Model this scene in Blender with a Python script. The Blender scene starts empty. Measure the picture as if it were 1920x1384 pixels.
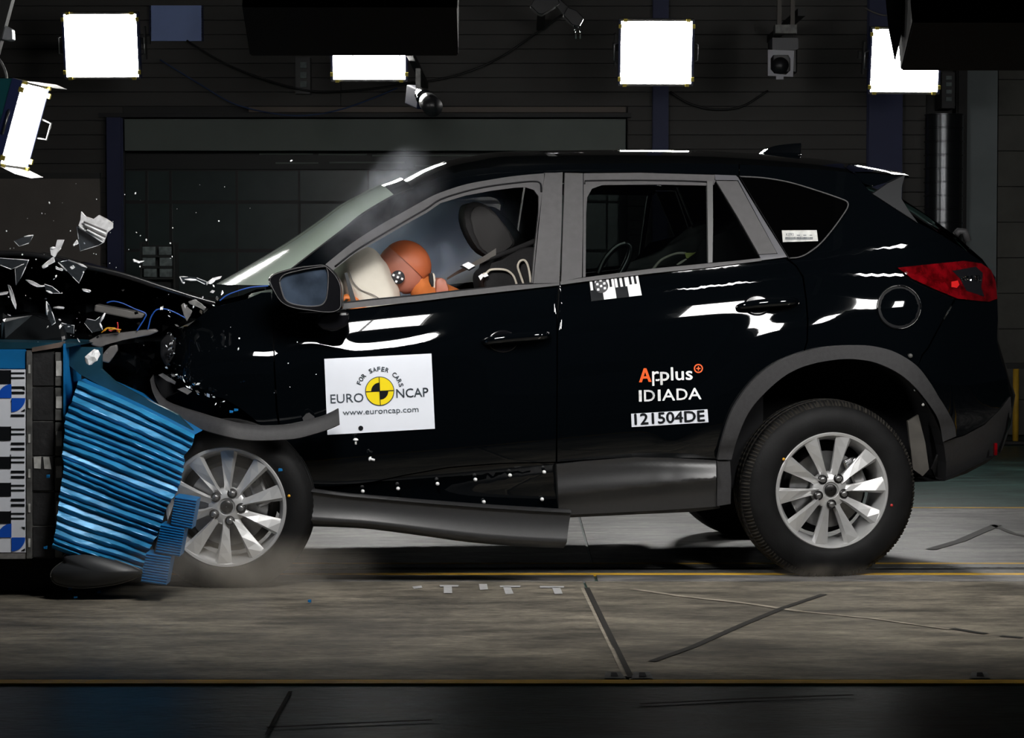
import bpy, bmesh, math, random
from mathutils import Vector, Matrix, noise
from mathutils.geometry import delaunay_2d_cdt
random.seed(7)
PI = math.pi
scene = bpy.context.scene
COL = scene.collection

# ------------------------------------------------------------------ camera, world, exposure
F = 4700.0            # focal length in pixels of the 1920 px wide frame
HC = 1.245            # camera height
TP = 192.0 / F        # tangent of the downward pitch
PITCH = math.atan(TP)
cam_d = bpy.data.cameras.new('camera')
cam_d.sensor_width = 36.0
cam_d.sensor_fit = 'HORIZONTAL'
cam_d.lens = F / 1920 * 36.0
cam_d.clip_start = 0.1
cam_d.clip_end = 200
cam = bpy.data.objects.new('camera', cam_d)
COL.objects.link(cam)
CAM = Vector((0, -10, HC))
cam.location = CAM
cam.rotation_euler = (PI / 2 - PITCH, 0, 0)
scene.camera = cam

w = bpy.data.worlds.new('world')
scene.world = w
w.use_nodes = True
w.node_tree.nodes['Background'].inputs[0].default_value = (0.55, 0.75, 1.0, 1)
w.node_tree.nodes['Background'].inputs[1].default_value = 0.006
scene.view_settings.view_transform = 'Standard'
scene.view_settings.look = 'None'
scene.view_settings.exposure = 0.0
scene.view_settings.gamma = 1.0
scene.view_settings.use_curve_mapping = False
try:
    scene.cycles.volume_bounces = 4      # light scattered more than once inside the smoke
except AttributeError:
    pass
L_BACK = 62.0        # radiance of the flood lights behind the car
L_FRONT = 58.0        # radiance of the hanging banks in front of the car
L_SIDE = 40.0

# ------------------------------------------------------------------ projections
cp, sp = math.cos(PITCH), math.sin(PITCH)
def ray(px, py):
    a, b = (px - 960) / F, (692 - py) / F
    return Vector((a, cp + b * sp, -sp + b * cp))
def W(px, py, Y):
    d = ray(px, py)
    return CAM + d * ((Y + 10) / d.y)
def G(px, py, z=0.0):
    d = ray(px, py)
    return CAM + d * ((z - HC) / d.z)
TH = math.radians(6.5)
U = Vector((math.cos(TH), math.sin(TH), 0))
V = Vector((-math.sin(TH), math.cos(TH), 0))
HWID = 0.92
P0 = Vector((1.283, 0, 0))
ROOT = P0 - U * 1.2 + V * HWID
def C(px, py, v):
    """point of the plane v metres inside the car's near flank, in car coordinates"""
    d = ray(px, py)
    k = (v - HWID - (CAM - ROOT).dot(V)) / d.dot(V)
    p = CAM + d * k - ROOT
    return Vector((p.dot(U), p.dot(V), p.z))

# ------------------------------------------------------------------ materials
MATS = {}
def mat(name, col, rough=0.5, metal=0.0, spec=0.5, var=0.0, scale=12.0, bump=0.0, bscale=60.0, coat=0.0, stretch=(1, 1, 1)):
    m = bpy.data.materials.new(name)
    m.use_nodes = True
    nt = m.node_tree
    b = nt.nodes['Principled BSDF']
    b.inputs['Base Color'].default_value = (*col, 1)
    b.inputs['Roughness'].default_value = rough
    b.inputs['Metallic'].default_value = metal
    b.inputs['Specular IOR Level'].default_value = spec
    b.inputs['Coat Weight'].default_value = coat
    b.inputs['Coat Roughness'].default_value = 0.02
    tc = nt.nodes.new('ShaderNodeTexCoord')
    mp = nt.nodes.new('ShaderNodeMapping')
    mp.inputs['Scale'].default_value = stretch
    nt.links.new(tc.outputs['Object'], mp.inputs[0])
    if var > 0:
        n = nt.nodes.new('ShaderNodeTexNoise')
        n.inputs['Scale'].default_value = scale
        n.inputs['Detail'].default_value = 5
        nt.links.new(mp.outputs[0], n.inputs['Vector'])
        r = nt.nodes.new('ShaderNodeValToRGB')
        r.color_ramp.elements[0].position = 0.3
        r.color_ramp.elements[1].position = 0.7
        r.color_ramp.elements[0].color = (*[c * (1 - var) for c in col], 1)
        r.color_ramp.elements[1].color = (*[min(1, c * (1 + var)) for c in col], 1)
        nt.links.new(n.outputs['Fac'], r.inputs['Fac'])
        nt.links.new(r.outputs[0], b.inputs['Base Color'])
    if bump > 0:
        n2 = nt.nodes.new('ShaderNodeTexNoise')
        n2.inputs['Scale'].default_value = bscale
        n2.inputs['Detail'].default_value = 4
        nt.links.new(mp.outputs[0], n2.inputs['Vector'])
        bp = nt.nodes.new('ShaderNodeBump')
        bp.inputs['Strength'].default_value = bump
        bp.inputs['Distance'].default_value = 0.01
        nt.links.new(n2.outputs['Fac'], bp.inputs['Height'])
        nt.links.new(bp.outputs[0], b.inputs['Normal'])
    MATS[name] = m
    return m
def emit(name, col, strength):
    m = bpy.data.materials.new(name)
    m.use_nodes = True
    nt = m.node_tree
    nt.nodes.clear()
    e = nt.nodes.new('ShaderNodeEmission')
    e.inputs[0].default_value = (*col, 1)
    e.inputs[1].default_value = strength
    o = nt.nodes.new('ShaderNodeOutputMaterial')
    nt.links.new(e.outputs[0], o.inputs[0])
    return m
def glass(name, tint, base, fac, rough=0.02, facing=True, spec=0.5):
    """thin pane: see-through tint mixed with a glossy surface"""
    m = bpy.data.materials.new(name)
    m.use_nodes = True
    nt = m.node_tree
    b = nt.nodes['Principled BSDF']
    b.inputs['Base Color'].default_value = (*base, 1)
    b.inputs['Roughness'].default_value = rough
    b.inputs['Specular IOR Level'].default_value = spec
    t = nt.nodes.new('ShaderNodeBsdfTransparent')
    t.inputs[0].default_value = (*tint, 1)
    mx = nt.nodes.new('ShaderNodeMixShader')
    if facing:
        lw = nt.nodes.new('ShaderNodeLayerWeight')
        lw.inputs[0].default_value = 0.35
        mr = nt.nodes.new('ShaderNodeMapRange')
        mr.inputs['To Min'].default_value = fac
        mr.inputs['To Max'].default_value = 1.0
        nt.links.new(lw.outputs['Fresnel'], mr.inputs['Value'])
        nt.links.new(mr.outputs[0], mx.inputs[0])
    else:
        mx.inputs[0].default_value = fac
    nt.links.new(t.outputs[0], mx.inputs[1])
    nt.links.new(b.outputs[0], mx.inputs[2])
    nt.links.new(mx.outputs[0], nt.nodes['Material Output'].inputs[0])
    return m

PAINT = mat('black_paint', (0.0011, 0.0017, 0.0024), 0.05, 0, 0.12, coat=1.0)
PLASTIC = mat('charcoal_plastic', (0.036, 0.0355, 0.037), 0.55, 0, 0.3, var=0.12, scale=60, bump=0.12, bscale=420)
SATIN = mat('satin_charcoal', (0.022, 0.022, 0.023), 0.36, 0, 0.85, var=0.1, scale=60, bump=0.05, bscale=420)
FRAMEM = mat('window_frame_vinyl', (0.075, 0.073, 0.075), 0.5, 0, 0.3, var=0.08, scale=40, bump=0.08, bscale=500)
RUBBER = mat('tyre_rubber', (0.007, 0.007, 0.0073), 0.6, 0, 0.18, var=0.3, scale=14, bump=0.1, bscale=120)
SEAL = mat('black_seal', (0.005, 0.005, 0.006), 0.5, 0, 0.15)
DARK = mat('dark_underbody', (0.006, 0.006, 0.007), 0.8, 0, 0.2, var=0.3, scale=8)
ALLOY = mat('silver_alloy', (0.58, 0.58, 0.58), 0.32, 0.5, 0.5, var=0.05, scale=20)
STEEL = mat('bare_steel', (0.28, 0.28, 0.28), 0.35, 0.9, var=0.2, scale=25)
GUN = mat('dark_steel', (0.035, 0.034, 0.034), 0.35, 0.8)
FABRIC = mat('seat_fabric', (0.013, 0.0125, 0.013), 0.85, 0, 0.2, var=0.15, scale=80, bump=0.2, bscale=300)
WHITE = mat('white_vinyl', (0.78, 0.81, 0.88), 0.35, 0, 0.4, var=0.02, scale=9)
BLACKINK = mat('black_ink', (0.008, 0.009, 0.011), 0.5, 0, 0.12)
GREYINK = mat('grey_ink', (0.045, 0.06, 0.075), 0.45)
YELLOWINK = mat('yellow_ink', (0.90, 0.70, 0.012), 0.4)
ORANGEINK = mat('orange_ink', (0.95, 0.12, 0.02), 0.4)
WHITEINK = mat('white_ink', (0.85, 0.85, 0.86), 0.4)
BLUEINK = mat('blue_ink', (0.008, 0.09, 0.55), 0.4)
CREAM = mat('airbag_nylon', (0.70, 0.65, 0.56), 0.75, 0, 0.3, var=0.05, scale=10, bump=0.25, bscale=30)
SKIN = mat('dummy_vinyl', (0.46, 0.175, 0.12), 0.5, 0, 0.4, var=0.08, scale=14, bump=0.05, bscale=80)
SKIN2 = mat('dummy_jacket', (0.62, 0.18, 0.045), 0.5, 0, 0.4, var=0.1, scale=14)
PIPING = mat('cream_piping', (0.55, 0.5, 0.42), 0.6)
TAPE = mat('yellow_green_tape', (0.42, 0.44, 0.12), 0.6)
WEB = mat('grey_webbing', (0.20, 0.185, 0.17), 0.7)
BARBLUE = mat('barrier_blue', (0.022, 0.235, 0.47), 0.36, 0.15, 0.5, var=0.25, scale=9, bump=0.15, bscale=25, stretch=(1, 1, 4))
BARBLUE2 = mat('barrier_blue_flat', (0.006, 0.16, 0.42), 0.42, 0.1, var=0.12, scale=8)
BARTEAL = mat('barrier_top_sheet', (0.02, 0.085, 0.13), 0.35, 0.5, var=0.3, scale=6)
BLOCKM = mat('black_concrete', (0.012, 0.012, 0.013), 0.7, var=0.5, scale=14, bump=0.3, bscale=40)
GREYMET = mat('worn_grey_metal', (0.14, 0.14, 0.135), 0.5, 0.4, var=0.4, scale=30)
WHITEMET = mat('white_painted_strip', (0.5, 0.5, 0.48), 0.55, var=0.3, scale=30)
GREYPL = mat('broken_grey_plastic', (0.115, 0.11, 0.108), 0.5, var=0.15, scale=30)
REDGL = mat('red_lens', (0.12, 0.001, 0.003), 0.06, 0, 0.5, var=0.75, scale=22, coat=1.0)
CLEARGL = mat('smoked_lens', (0.01, 0.01, 0.012), 0.05, coat=1.0)
CHROME = mat('chrome', (0.7, 0.7, 0.72), 0.08, 1.0)
BLUEWIRE = mat('blue_wire', (0.012, 0.07, 0.32), 0.4)
YELWIRE = mat('yellow_wire', (0.7, 0.35, 0.02), 0.4)
REDWIRE = mat('red_wire', (0.5, 0.03, 0.03), 0.4)
TEALHOUS = mat('teal_lamp_housing', (0.012, 0.10, 0.115), 0.45, var=0.1, scale=10)
NAVY = mat('navy_lamp_rim', (0.01, 0.018, 0.08), 0.5)
BLACKBOX = mat('black_lamp_back', (0.004, 0.004, 0.005), 0.7, 0, 0.2)
SILVER = mat('brushed_lamp_flap', (0.45, 0.47, 0.5), 0.4, 0.6, var=0.15, scale=18)
TINT = glass('tinted_window', (0.30, 0.34, 0.33), (0.002, 0.002, 0.003), 0.08)
WSHIELD = glass('cracked_windshield', (0.62, 0.74, 0.67), (0.50, 0.60, 0.51), 0.47, rough=0.08)  # whitened base also carries the glow of the lamps behind
SHARD = glass('broken_lens', (0.85, 0.88, 0.92), (0.14, 0.16, 0.18), 0.12, rough=0.06)
SHARDGLINT = mat('shard_glint', (0.90, 0.91, 0.93), 0.25, 0, 0.8)  # near-white colour stands in for light catching broken glass
PALESH = mat('pale_lens_plastic', (0.62, 0.62, 0.63), 0.35, 0, 0.6, var=0.25, scale=40)  # paler than the grey plastic, in place of backlight from the floods

# ------------------------------------------------------------------ object helpers
def link(name, mesh_or_none, parent=None, loc=None):
    o = bpy.data.objects.new(name, mesh_or_none)
    COL.objects.link(o)
    if parent is not None:
        o.parent = parent
    if loc is not None:
        o.location = loc
    return o
def tag(o, label=None, cat=None, group=None, kind=None):
    if label: o['label'] = label
    if cat: o['category'] = cat
    if group: o['group'] = group
    if kind: o['kind'] = kind
    return o
def thing(name, label, cat, loc=(0, 0, 0), group=None, rot=(0, 0, 0)):
    o = link(name, None, None, loc)
    o.rotation_euler = rot
    o.empty_display_size = 0.1
    return tag(o, label, cat, group)
def mesh_obj(name, verts, faces, m, parent=None, smooth=False, loc=None, recenter=False):
    verts = [Vector(v) for v in verts]
    if recenter:
        c = sum(verts, Vector()) / len(verts)
        c.z = min(v.z for v in verts)
        verts = [v - c for v in verts]
        loc = c
    me = bpy.data.meshes.new(name)
    me.from_pydata([tuple(v) for v in verts], [], faces)
    me.materials.append(m)
    me.update()
    if smooth:
        me.polygons.foreach_set('use_smooth', [True] * len(me.polygons))
    return link(name, me, parent, loc)
def bm_obj(name, bm, m, parent=None, smooth=False, loc=None, recalc=True):
    if recalc:
        bmesh.ops.recalc_face_normals(bm, faces=bm.faces)
    me = bpy.data.meshes.new(name)
    bm.to_mesh(me)
    bm.free()
    me.materials.append(m)
    if smooth:
        me.polygons.foreach_set('use_smooth', [True] * len(me.polygons))
    return link(name, me, parent, loc)
def autosmooth(o, ang=35):
    me = o.data
    me.polygons.foreach_set('use_smooth', [True] * len(me.polygons))
    me.set_sharp_from_angle(angle=math.radians(ang))
    return o
def box_bm(bm, c, s, rot=None):
    M = Matrix.Translation(Vector(c))
    if rot is not None:
        M = M @ rot.to_4x4()
    M = M @ Matrix.Diagonal((s[0], s[1], s[2], 1))
    return bmesh.ops.create_cube(bm, size=1.0, matrix=M)['verts']
def box(name, c, s, m, parent=None, bevel=0.0, rot=None):
    bm = bmesh.new()
    box_bm(bm, c, s, rot)
    if bevel > 0:
        bmesh.ops.bevel(bm, geom=list(bm.edges), offset=bevel, segments=2, affect='EDGES', profile=0.5)
    return bm_obj(name, bm, m, parent)
def wbox(name, c, s, m, bevel=0.0, parent=None):
    """top-level box with its origin at its centre"""
    o = box(name, (0, 0, 0), s, m, parent, bevel)
    o.location = c
    return o
def tube(name, pts, r, m, parent=None, seg=8, rs=None, cap=True, smooth=True, loc=None):
    pts = [Vector(p) for p in pts]
    n = len(pts)
    verts, faces = [], []
    up = Vector((0, 0, 1))
    prev = None
    for i, p in enumerate(pts):
        t = (pts[min(i + 1, n - 1)] - pts[max(i - 1, 0)]).normalized()
        if prev is None:
            a = t.cross(up)
            if a.length < 1e-3: a = t.cross(Vector((1, 0, 0)))
        else:
            a = prev - t * prev.dot(t)
        a.normalize(); prev = a
        b = t.cross(a)
        rr = rs[i] if rs else r
        for k in range(seg):
            q = 2 * PI * k / seg
            verts.append(p + (a * math.cos(q) + b * math.sin(q)) * rr)
    for i in range(n - 1):
        for k in range(seg):
            k2 = (k + 1) % seg
            faces.append((i * seg + k, i * seg + k2, (i + 1) * seg + k2, (i + 1) * seg + k))
    if cap:
        faces.append(tuple(range(seg))[::-1])
        faces.append(tuple((n - 1) * seg + k for k in range(seg)))
    return mesh_obj(name, verts, faces, m, parent, smooth, loc)
def cr(pts, n=6, closed=False):
    """Catmull-Rom through points of any dimension"""
    P = [tuple(p) for p in pts]
    out = []
    N = len(P)
    rng = range(N) if closed else range(N - 1)
    for i in rng:
        p1, p2 = P[i], P[(i + 1) % N]
        p0 = P[(i - 1) % N] if closed or i > 0 else tuple(2 * a - b for a, b in zip(p1, p2))
        p3 = P[(i + 2) % N] if closed or i + 2 < N else tuple(2 * b - a for a, b in zip(p1, p2))
        for k in range(n):
            t = k / n
            out.append(tuple(0.5 * ((2 * b) + (-a + c) * t + (2 * a - 5 * b + 4 * c - d) * t * t + (-a + 3 * b - 3 * c + d) * t ** 3)
                             for a, b, c, d in zip(p0, p1, p2, p3)))
    if not closed:
        out.append(P[-1])
    return out
def hermite(tab):
    """smooth monotone interpolation of a table [(x, y), ...]"""
    xs = [a for a, b in tab]; ys = [b for a, b in tab]
    n = len(xs)
    d = [(ys[i + 1] - ys[i]) / (xs[i + 1] - xs[i]) for i in range(n - 1)]
    ms = [d[0]] + [0 if d[i - 1] * d[i] <= 0 else 2 * d[i - 1] * d[i] / (d[i - 1] + d[i]) for i in range(1, n - 1)] + [d[-1]]
    def f(x):
        if x <= xs[0]: return ys[0] + ms[0] * (x - xs[0])
        if x >= xs[-1]: return ys[-1] + ms[-1] * (x - xs[-1])
        i = 0
        while x > xs[i + 1]: i += 1
        h = xs[i + 1] - xs[i]; t = (x - xs[i]) / h
        return ((2 * t ** 3 - 3 * t * t + 1) * ys[i] + (t ** 3 - 2 * t * t + t) * h * ms[i]
                + (-2 * t ** 3 + 3 * t * t) * ys[i + 1] + (t ** 3 - t * t) * h * ms[i + 1])
    return f
def lerp(a, b, t): return a + (b - a) * t
def inside(loops, x, y):
    c = False
    for L in loops:
        j = len(L) - 1
        for i in range(len(L)):
            (xi, yi), (xj, yj) = L[i], L[j]
            if (yi > y) != (yj > y) and x < (xj - xi) * (y - yi) / (yj - yi) + xi:
                c = not c
            j = i
    return c
def resample(L, step):
    out = []
    n = len(L)
    for i in range(n):
        a, b = L[i], L[(i + 1) % n]
        d = math.hypot(b[0] - a[0], b[1] - a[1])
        if d < 0.2: continue
        k = max(1, int(round(d / step)))
        for j in range(k):
            out.append((lerp(a[0], b[0], j / k), lerp(a[1], b[1], j / k)))
    return out

def sig(x): return 1 / (1 + math.exp(-max(-40, min(40, x))))
# ------------------------------------------------------------------ the car's flank as a smooth surface
f_tilt = hermite([(-300, 75), (-240, 62), (-222, 50), (-205, 36), (-190, 29), (-140, 25), (-60, 23), (-10, 26), (0, 27), (14, 25.5), (27, 21), (38, 17), (49, 13), (62, 7.5), (90, 3), (130, 0.5),
                  (200, 0), (270, -3), (320, -8), (345, -30), (358, -12), (380, -4), (420, -6), (480, -10)])
f_tilt2 = hermite([(-300, 75), (-240, 62), (-222, 50), (-205, 36), (-190, 29), (-140, 25), (-60, 23), (-5, 23), (3, 9), (30, 7), (37, 8), (41, 24), (46, 26), (64, 21), (76, 17.2), (90, 13), (104, 7), (130, 2), (160, 0.5),
                  (210, 0), (270, -3), (320, -8), (345, -30), (358, -12), (380, -4), (420, -6), (480, -10)])
def integrate(ft):
    tab, v = {}, 0.0
    for t in range(180, 500):
        tab[t] = v; v -= math.tan(math.radians(ft(t + 0.5))) / 470
    v = 0.0
    for t in range(180, -302, -1):
        tab[t] = v; v += math.tan(math.radians(ft(t - 0.5))) / 470
    return tab
_pa, _pb = integrate(f_tilt), integrate(f_tilt2)
_dl = _pa[-10] - _pb[-10]
for _t in _pb:
    _pb[_t] += _dl * max(0.0, min(1.0, (180 - _t) / 150))
def f_prof(t, px):
    t = max(-299.0, min(498.0, t))
    k = math.floor(t)
    b = sig((px - 1047) / 1.0)
    va, vb = lerp(_pa[k], _pa[k + 1], t - k), lerp(_pb[k], _pb[k + 1], t - k)
    return lerp(va, vb, b)
crease_y = hermite([(325, 666), (375, 656), (420, 642), (470, 640), (513, 645), (540, 630), (580, 624), (630, 636), (670, 645), (730, 640), (800, 628), (860, 612), (1000, 590)])
def belt(px): return 578 - (px - 640) * 0.1145
def FL(px, py):
    t = py - belt(px)
    if 0 < t < 180: t -= 22 * sig((px - 1600) / 30) * math.sin(PI * t / 180)
    v = f_prof(t, px)
    v += (0.024 if px < 1000 else 0.018) * ((px - 1000) / 500) ** 2
    if px > 1690: v += 0.33 * ((px - 1690) / 190) ** 2.2
    if px < 362: v += 0.10 * ((362 - px) / 45) ** 2
    if px < 1000:                                   # character crease over the front door and fender
        wgt = sig((px - 322) / 6) * sig((870 - px) / 30)
        v -= 0.0160 * wgt * (sig((py - crease_y(px) - 8) / 7.5) - sig((py - crease_y(px) - 80) / 24))
    d = math.hypot(px - 1562, (py - 905) * 0.98)    # haunch over the rear arch
    v -= 0.034 * sig((312 - d) / 14) * sig((py - 585) / 8) * sig((1545 - px) / 22)
    v -= 0.014 * sig((300 - d) / 30) * sig((py - 560) / 25) * sig((px - 1545) / 22)
    d = math.hypot(px - 430, py - 945)
    v -= 0.020 * sig((290 - d) / 14) * sig((520 - px) / 18)
    return v

car = thing('car', 'black crossover car crashing nose first into the blue honeycomb barrier', 'car', ROOT, rot=(0, 0, TH))

def far_copy(o, parent=None):
    me = o.data.copy()
    for v in me.vertices:
        v.co.y = -v.co.y
    me.flip_normals()
    c = link(o.name, me, parent or o.parent)
    return c
def panel(name, loops, m, parent=car, off=0.0, depth=0.025, step=11, field=None, far=False, flat=False):
    """a sheet cut to pixel outlines on the flank surface, with edges turned inwards"""
    fld = field or FL
    loops = [resample(L, step) for L in loops]
    vco, edges = [], []
    for L in loops:
        s = len(vco)
        vco += [Vector(p) for p in L]
        edges += [(s + i, s + (i + 1) % len(L)) for i in range(len(L))]
    xs = [p[0] for p in loops[0]]; ys = [p[1] for p in loops[0]]
    x = min(xs) + step * 0.5
    row = 0
    border = list(vco)
    cell = {}
    for b in border:
        cell.setdefault((int(b.x // step), int(b.y // step)), []).append(b)
    while x < max(xs):
        y = min(ys) + step * (0.5 if row % 2 else 0.25)
        while y < max(ys):
            if inside(loops, x, y):
                cx, cy = int(x // step), int(y // step)
                ok = True
                for i in (-1, 0, 1):
                    for j in (-1, 0, 1):
                        for b in cell.get((cx + i, cy + j), ()):
                            if (b.x - x) ** 2 + (b.y - y) ** 2 < (0.45 * step) ** 2: ok = False
                if ok: vco.append(Vector((x, y)))
            y += step
        x += step; row += 1
    ov, oe, of, *_ = delaunay_2d_cdt(vco, edges, [], 0, 1e-4)
    tris = []
    for f in of:
        cx = sum(ov[i].x for i in f) / len(f); cy = sum(ov[i].y for i in f) / len(f)
        if inside(loops, cx, cy): tris.append(f)
    pts, nrm = [], []
    for p in ov:
        a = C(p.x, p.y, fld(p.x, p.y) + off)
        pts.append(a)
        e = 1.5
        dx = C(p.x + e, p.y, fld(p.x + e, p.y) + off) - C(p.x - e, p.y, fld(p.x - e, p.y) + off)
        dy = C(p.x, p.y + e, fld(p.x, p.y + e) + off) - C(p.x, p.y - e, fld(p.x, p.y - e) + off)
        n = dx.cross(dy).normalized()
        if n.y > 0: n = -n
        nrm.append(n)
    faces = []
    for f in tris:
        a, b, c = (pts[i] for i in f[:3])
        n = (b - a).cross(c - a)
        faces.append(tuple(f) if n.y < 0 else tuple(reversed(f)))
    cnt = {}
    for f in faces:
        for i in range(len(f)):
            a, b = f[i], f[(i + 1) % len(f)]
            cnt[(a, b)] = cnt.get((a, b), 0) + 1
    V2, N2 = list(pts), list(nrm)
    if depth > 0:
        for (a, b) in list(cnt):
            if (b, a) in cnt: continue
            e = (pts[b] - pts[a])
            sn = Vector((e.z, 0, -e.x)).normalized()
            mid = (pts[a] + pts[b]) / 2
            s = len(V2)
            dv = Vector((0, depth, 0))
            V2 += [pts[b], pts[a], pts[a] + dv, pts[b] + dv]
            fn = (V2[s + 1] - V2[s]).cross(V2[s + 2] - V2[s + 1]).normalized()
            N2 += [fn] * 4
            faces.append((s, s + 1, s + 2, s + 3))
    me = bpy.data.meshes.new(name)
    me.from_pydata([tuple(v) for v in V2], [], faces)
    me.materials.append(m)
    me.update()
    if not flat:
        me.polygons.foreach_set('use_smooth', [True] * len(me.polygons))
        me.normals_split_custom_set_from_vertices([tuple(n) for n in N2])
    o = link(name, me, parent)
    if far:
        c = far_copy(o)
        c.data.polygons.foreach_set('use_smooth', [True] * len(c.data.polygons))
    return o
def cprism(name, pts, v, thick, m, parent=car, bevel=0.0, smooth=False, taper=1.0):
    """prism between two planes of the car; v may be one number or one per corner"""
    n = len(pts)
    vs = v if isinstance(v, (list, tuple)) else [v] * n
    front = [C(p[0], p[1], k) for p, k in zip(pts, vs)]
    cen = sum(front, Vector()) / n
    back = [cen + (p - cen) * taper + Vector((0, thick, 0)) for p in front]
    bm = bmesh.new()
    a = [bm.verts.new(p) for p in front]; b = [bm.verts.new(p) for p in back]
    bm.faces.new(a); bm.faces.new(b[::-1])
    for i in range(n):
        j = (i + 1) % n
        bm.faces.new((a[j], a[i], b[i], b[j]))
    if bevel > 0:
        bmesh.ops.bevel(bm, geom=list(bm.edges), offset=bevel, segments=2, affect='EDGES', profile=0.5, clamp_overlap=True)
    o = bm_obj(name, bm, m, parent)
    if smooth: autosmooth(o, 40)
    return o
def wprism(name, pts, Y, thick, m, parent=None, bevel=0.0, recenter=True):
    """prism of a world-space outline standing at depth Y (one per corner possible)"""
    n = len(pts)
    Ys = Y if isinstance(Y, (list, tuple)) else [Y] * n
    front = [W(p[0], p[1], k) for p, k in zip(pts, Ys)]
    back = [p + Vector((0, thick, 0)) for p in front]
    allp = front + back
    c = Vector()
    if recenter and parent is None:
        c = sum(allp, Vector()) / len(allp)
        c.z = min(p.z for p in allp)
    bm = bmesh.new()
    a = [bm.verts.new(p - c) for p in front]; b = [bm.verts.new(p - c) for p in back]
    bm.faces.new(a); bm.faces.new(b[::-1])
    for i in range(n):
        j = (i + 1) % n
        bm.faces.new((a[j], a[i], b[i], b[j]))
    if bevel > 0:
        bmesh.ops.bevel(bm, geom=list(bm.edges), offset=bevel, segments=2, affect='EDGES', profile=0.5)
    return bm_obj(name, bm, m, parent, loc=c)
def grid_obj(name, rows, m, parent=None, smooth=True, loc=None):
    nr, nc = len(rows), len(rows[0])
    verts = [p for r in rows for p in r]
    faces = [(i * nc + j, i * nc + j + 1, (i + 1) * nc + j + 1, (i + 1) * nc + j) for i in range(nr - 1) for j in range(nc - 1)]
    return mesh_obj(name, verts, faces, m, parent, smooth, loc)
def lathe(name, prof, m, parent, seg=64, axis='y', center=(0, 0, 0), mod=None, smooth=True, ang=35):
    verts, faces = [], []
    n = len(prof)
    for k in range(seg):
        q = 2 * PI * k / seg
        for i, (r, y) in enumerate(prof):
            rr = r + (mod(i, k) if mod else 0)
            verts.append(Vector(center) + Vector((rr * math.cos(q), y, rr * math.sin(q))))
    for k in range(seg):
        k2 = (k + 1) % seg
        for i in range(n - 1):
            faces.append((k * n + i, k2 * n + i, k2 * n + i + 1, k * n + i + 1))
    o = mesh_obj(name, verts, faces, m, parent, smooth)
    bm = bmesh.new(); bm.from_mesh(o.data)
    bmesh.ops.recalc_face_normals(bm, faces=bm.faces)
    bm.to_mesh(o.data); bm.free()
    if smooth: autosmooth(o, ang)
    return o
def text_pts(s, size=1.0):
    cu = bpy.data.curves.new('t', 'FONT')
    cu.body = s
    cu.size = size
    cu.resolution_u = 3
    o = bpy.data.objects.new('t', cu)
    COL.objects.link(o)
    dg = bpy.context.evaluated_depsgraph_get()
    dg.update()
    me = o.evaluated_get(dg).to_mesh()
    vs = [(v.co.x, v.co.y) for v in me.vertices]
    fs = [tuple(p.vertices) for p in me.polygons]
    o.evaluated_get(dg).to_mesh_clear()
    bpy.data.objects.remove(o)
    bpy.data.curves.remove(cu)
    return vs, fs
class Decal:
    """flat print collected in pixels of the flank and laid on it"""
    def __init__(self): self.v, self.f = [], []
    def add(self, vs, fs):
        s = len(self.v)
        self.v += vs
        self.f += [tuple(i + s for i in f) for f in fs]
    def text(self, s, x, y, wpx, hpx, ang=0.0, bold=0.0):
        """text whose ink box starts at (x, y) = left end of the base line; wide wpx, cap height hpx"""
        vs, fs = text_pts(s)
        x0 = min(a for a, b in vs); x1 = max(a for a, b in vs)
        cap = 0.69
        ca, sa = math.cos(ang), math.sin(ang)
        out = []
        for a, b in vs:
            u = (a - x0) / (x1 - x0) * wpx; t = b / cap * hpx
            out.append((x + u * ca - t * sa * 1.0, y - u * sa - t * ca))
        self.add(out, fs)
        if bold:
            for k in (-bold, bold):
                self.add([(a + k, b) for a, b in out], fs)
                self.add([(a, b + k) for a, b in out], fs)
    def poly(self, pts):
        self.add(list(pts), [tuple(range(len(pts)))])
    def sector(self, cx, cy, r0, r1, a0, a1, n=14):
        """angles in degrees, counter-clockwise as seen"""
        vs, fs = [], []
        for k in range(n + 1):
            q = math.radians(lerp(a0, a1, k / n))
            vs += [(cx + r0 * math.cos(q), cy - r0 * math.sin(q)), (cx + r1 * math.cos(q), cy - r1 * math.sin(q))]
        fs = [(2 * k, 2 * k + 1, 2 * k + 3, 2 * k + 2) for k in range(n)]
        self.add(vs, fs)
    def build(self, name, m, parent, off, proj=None, loc=None):
        proj = proj or (lambda x, y: C(x, y, FL(x, y) + off))
        verts = [proj(a, b) for a, b in self.v]
        return mesh_obj(name, verts, self.f, m, parent)

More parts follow.
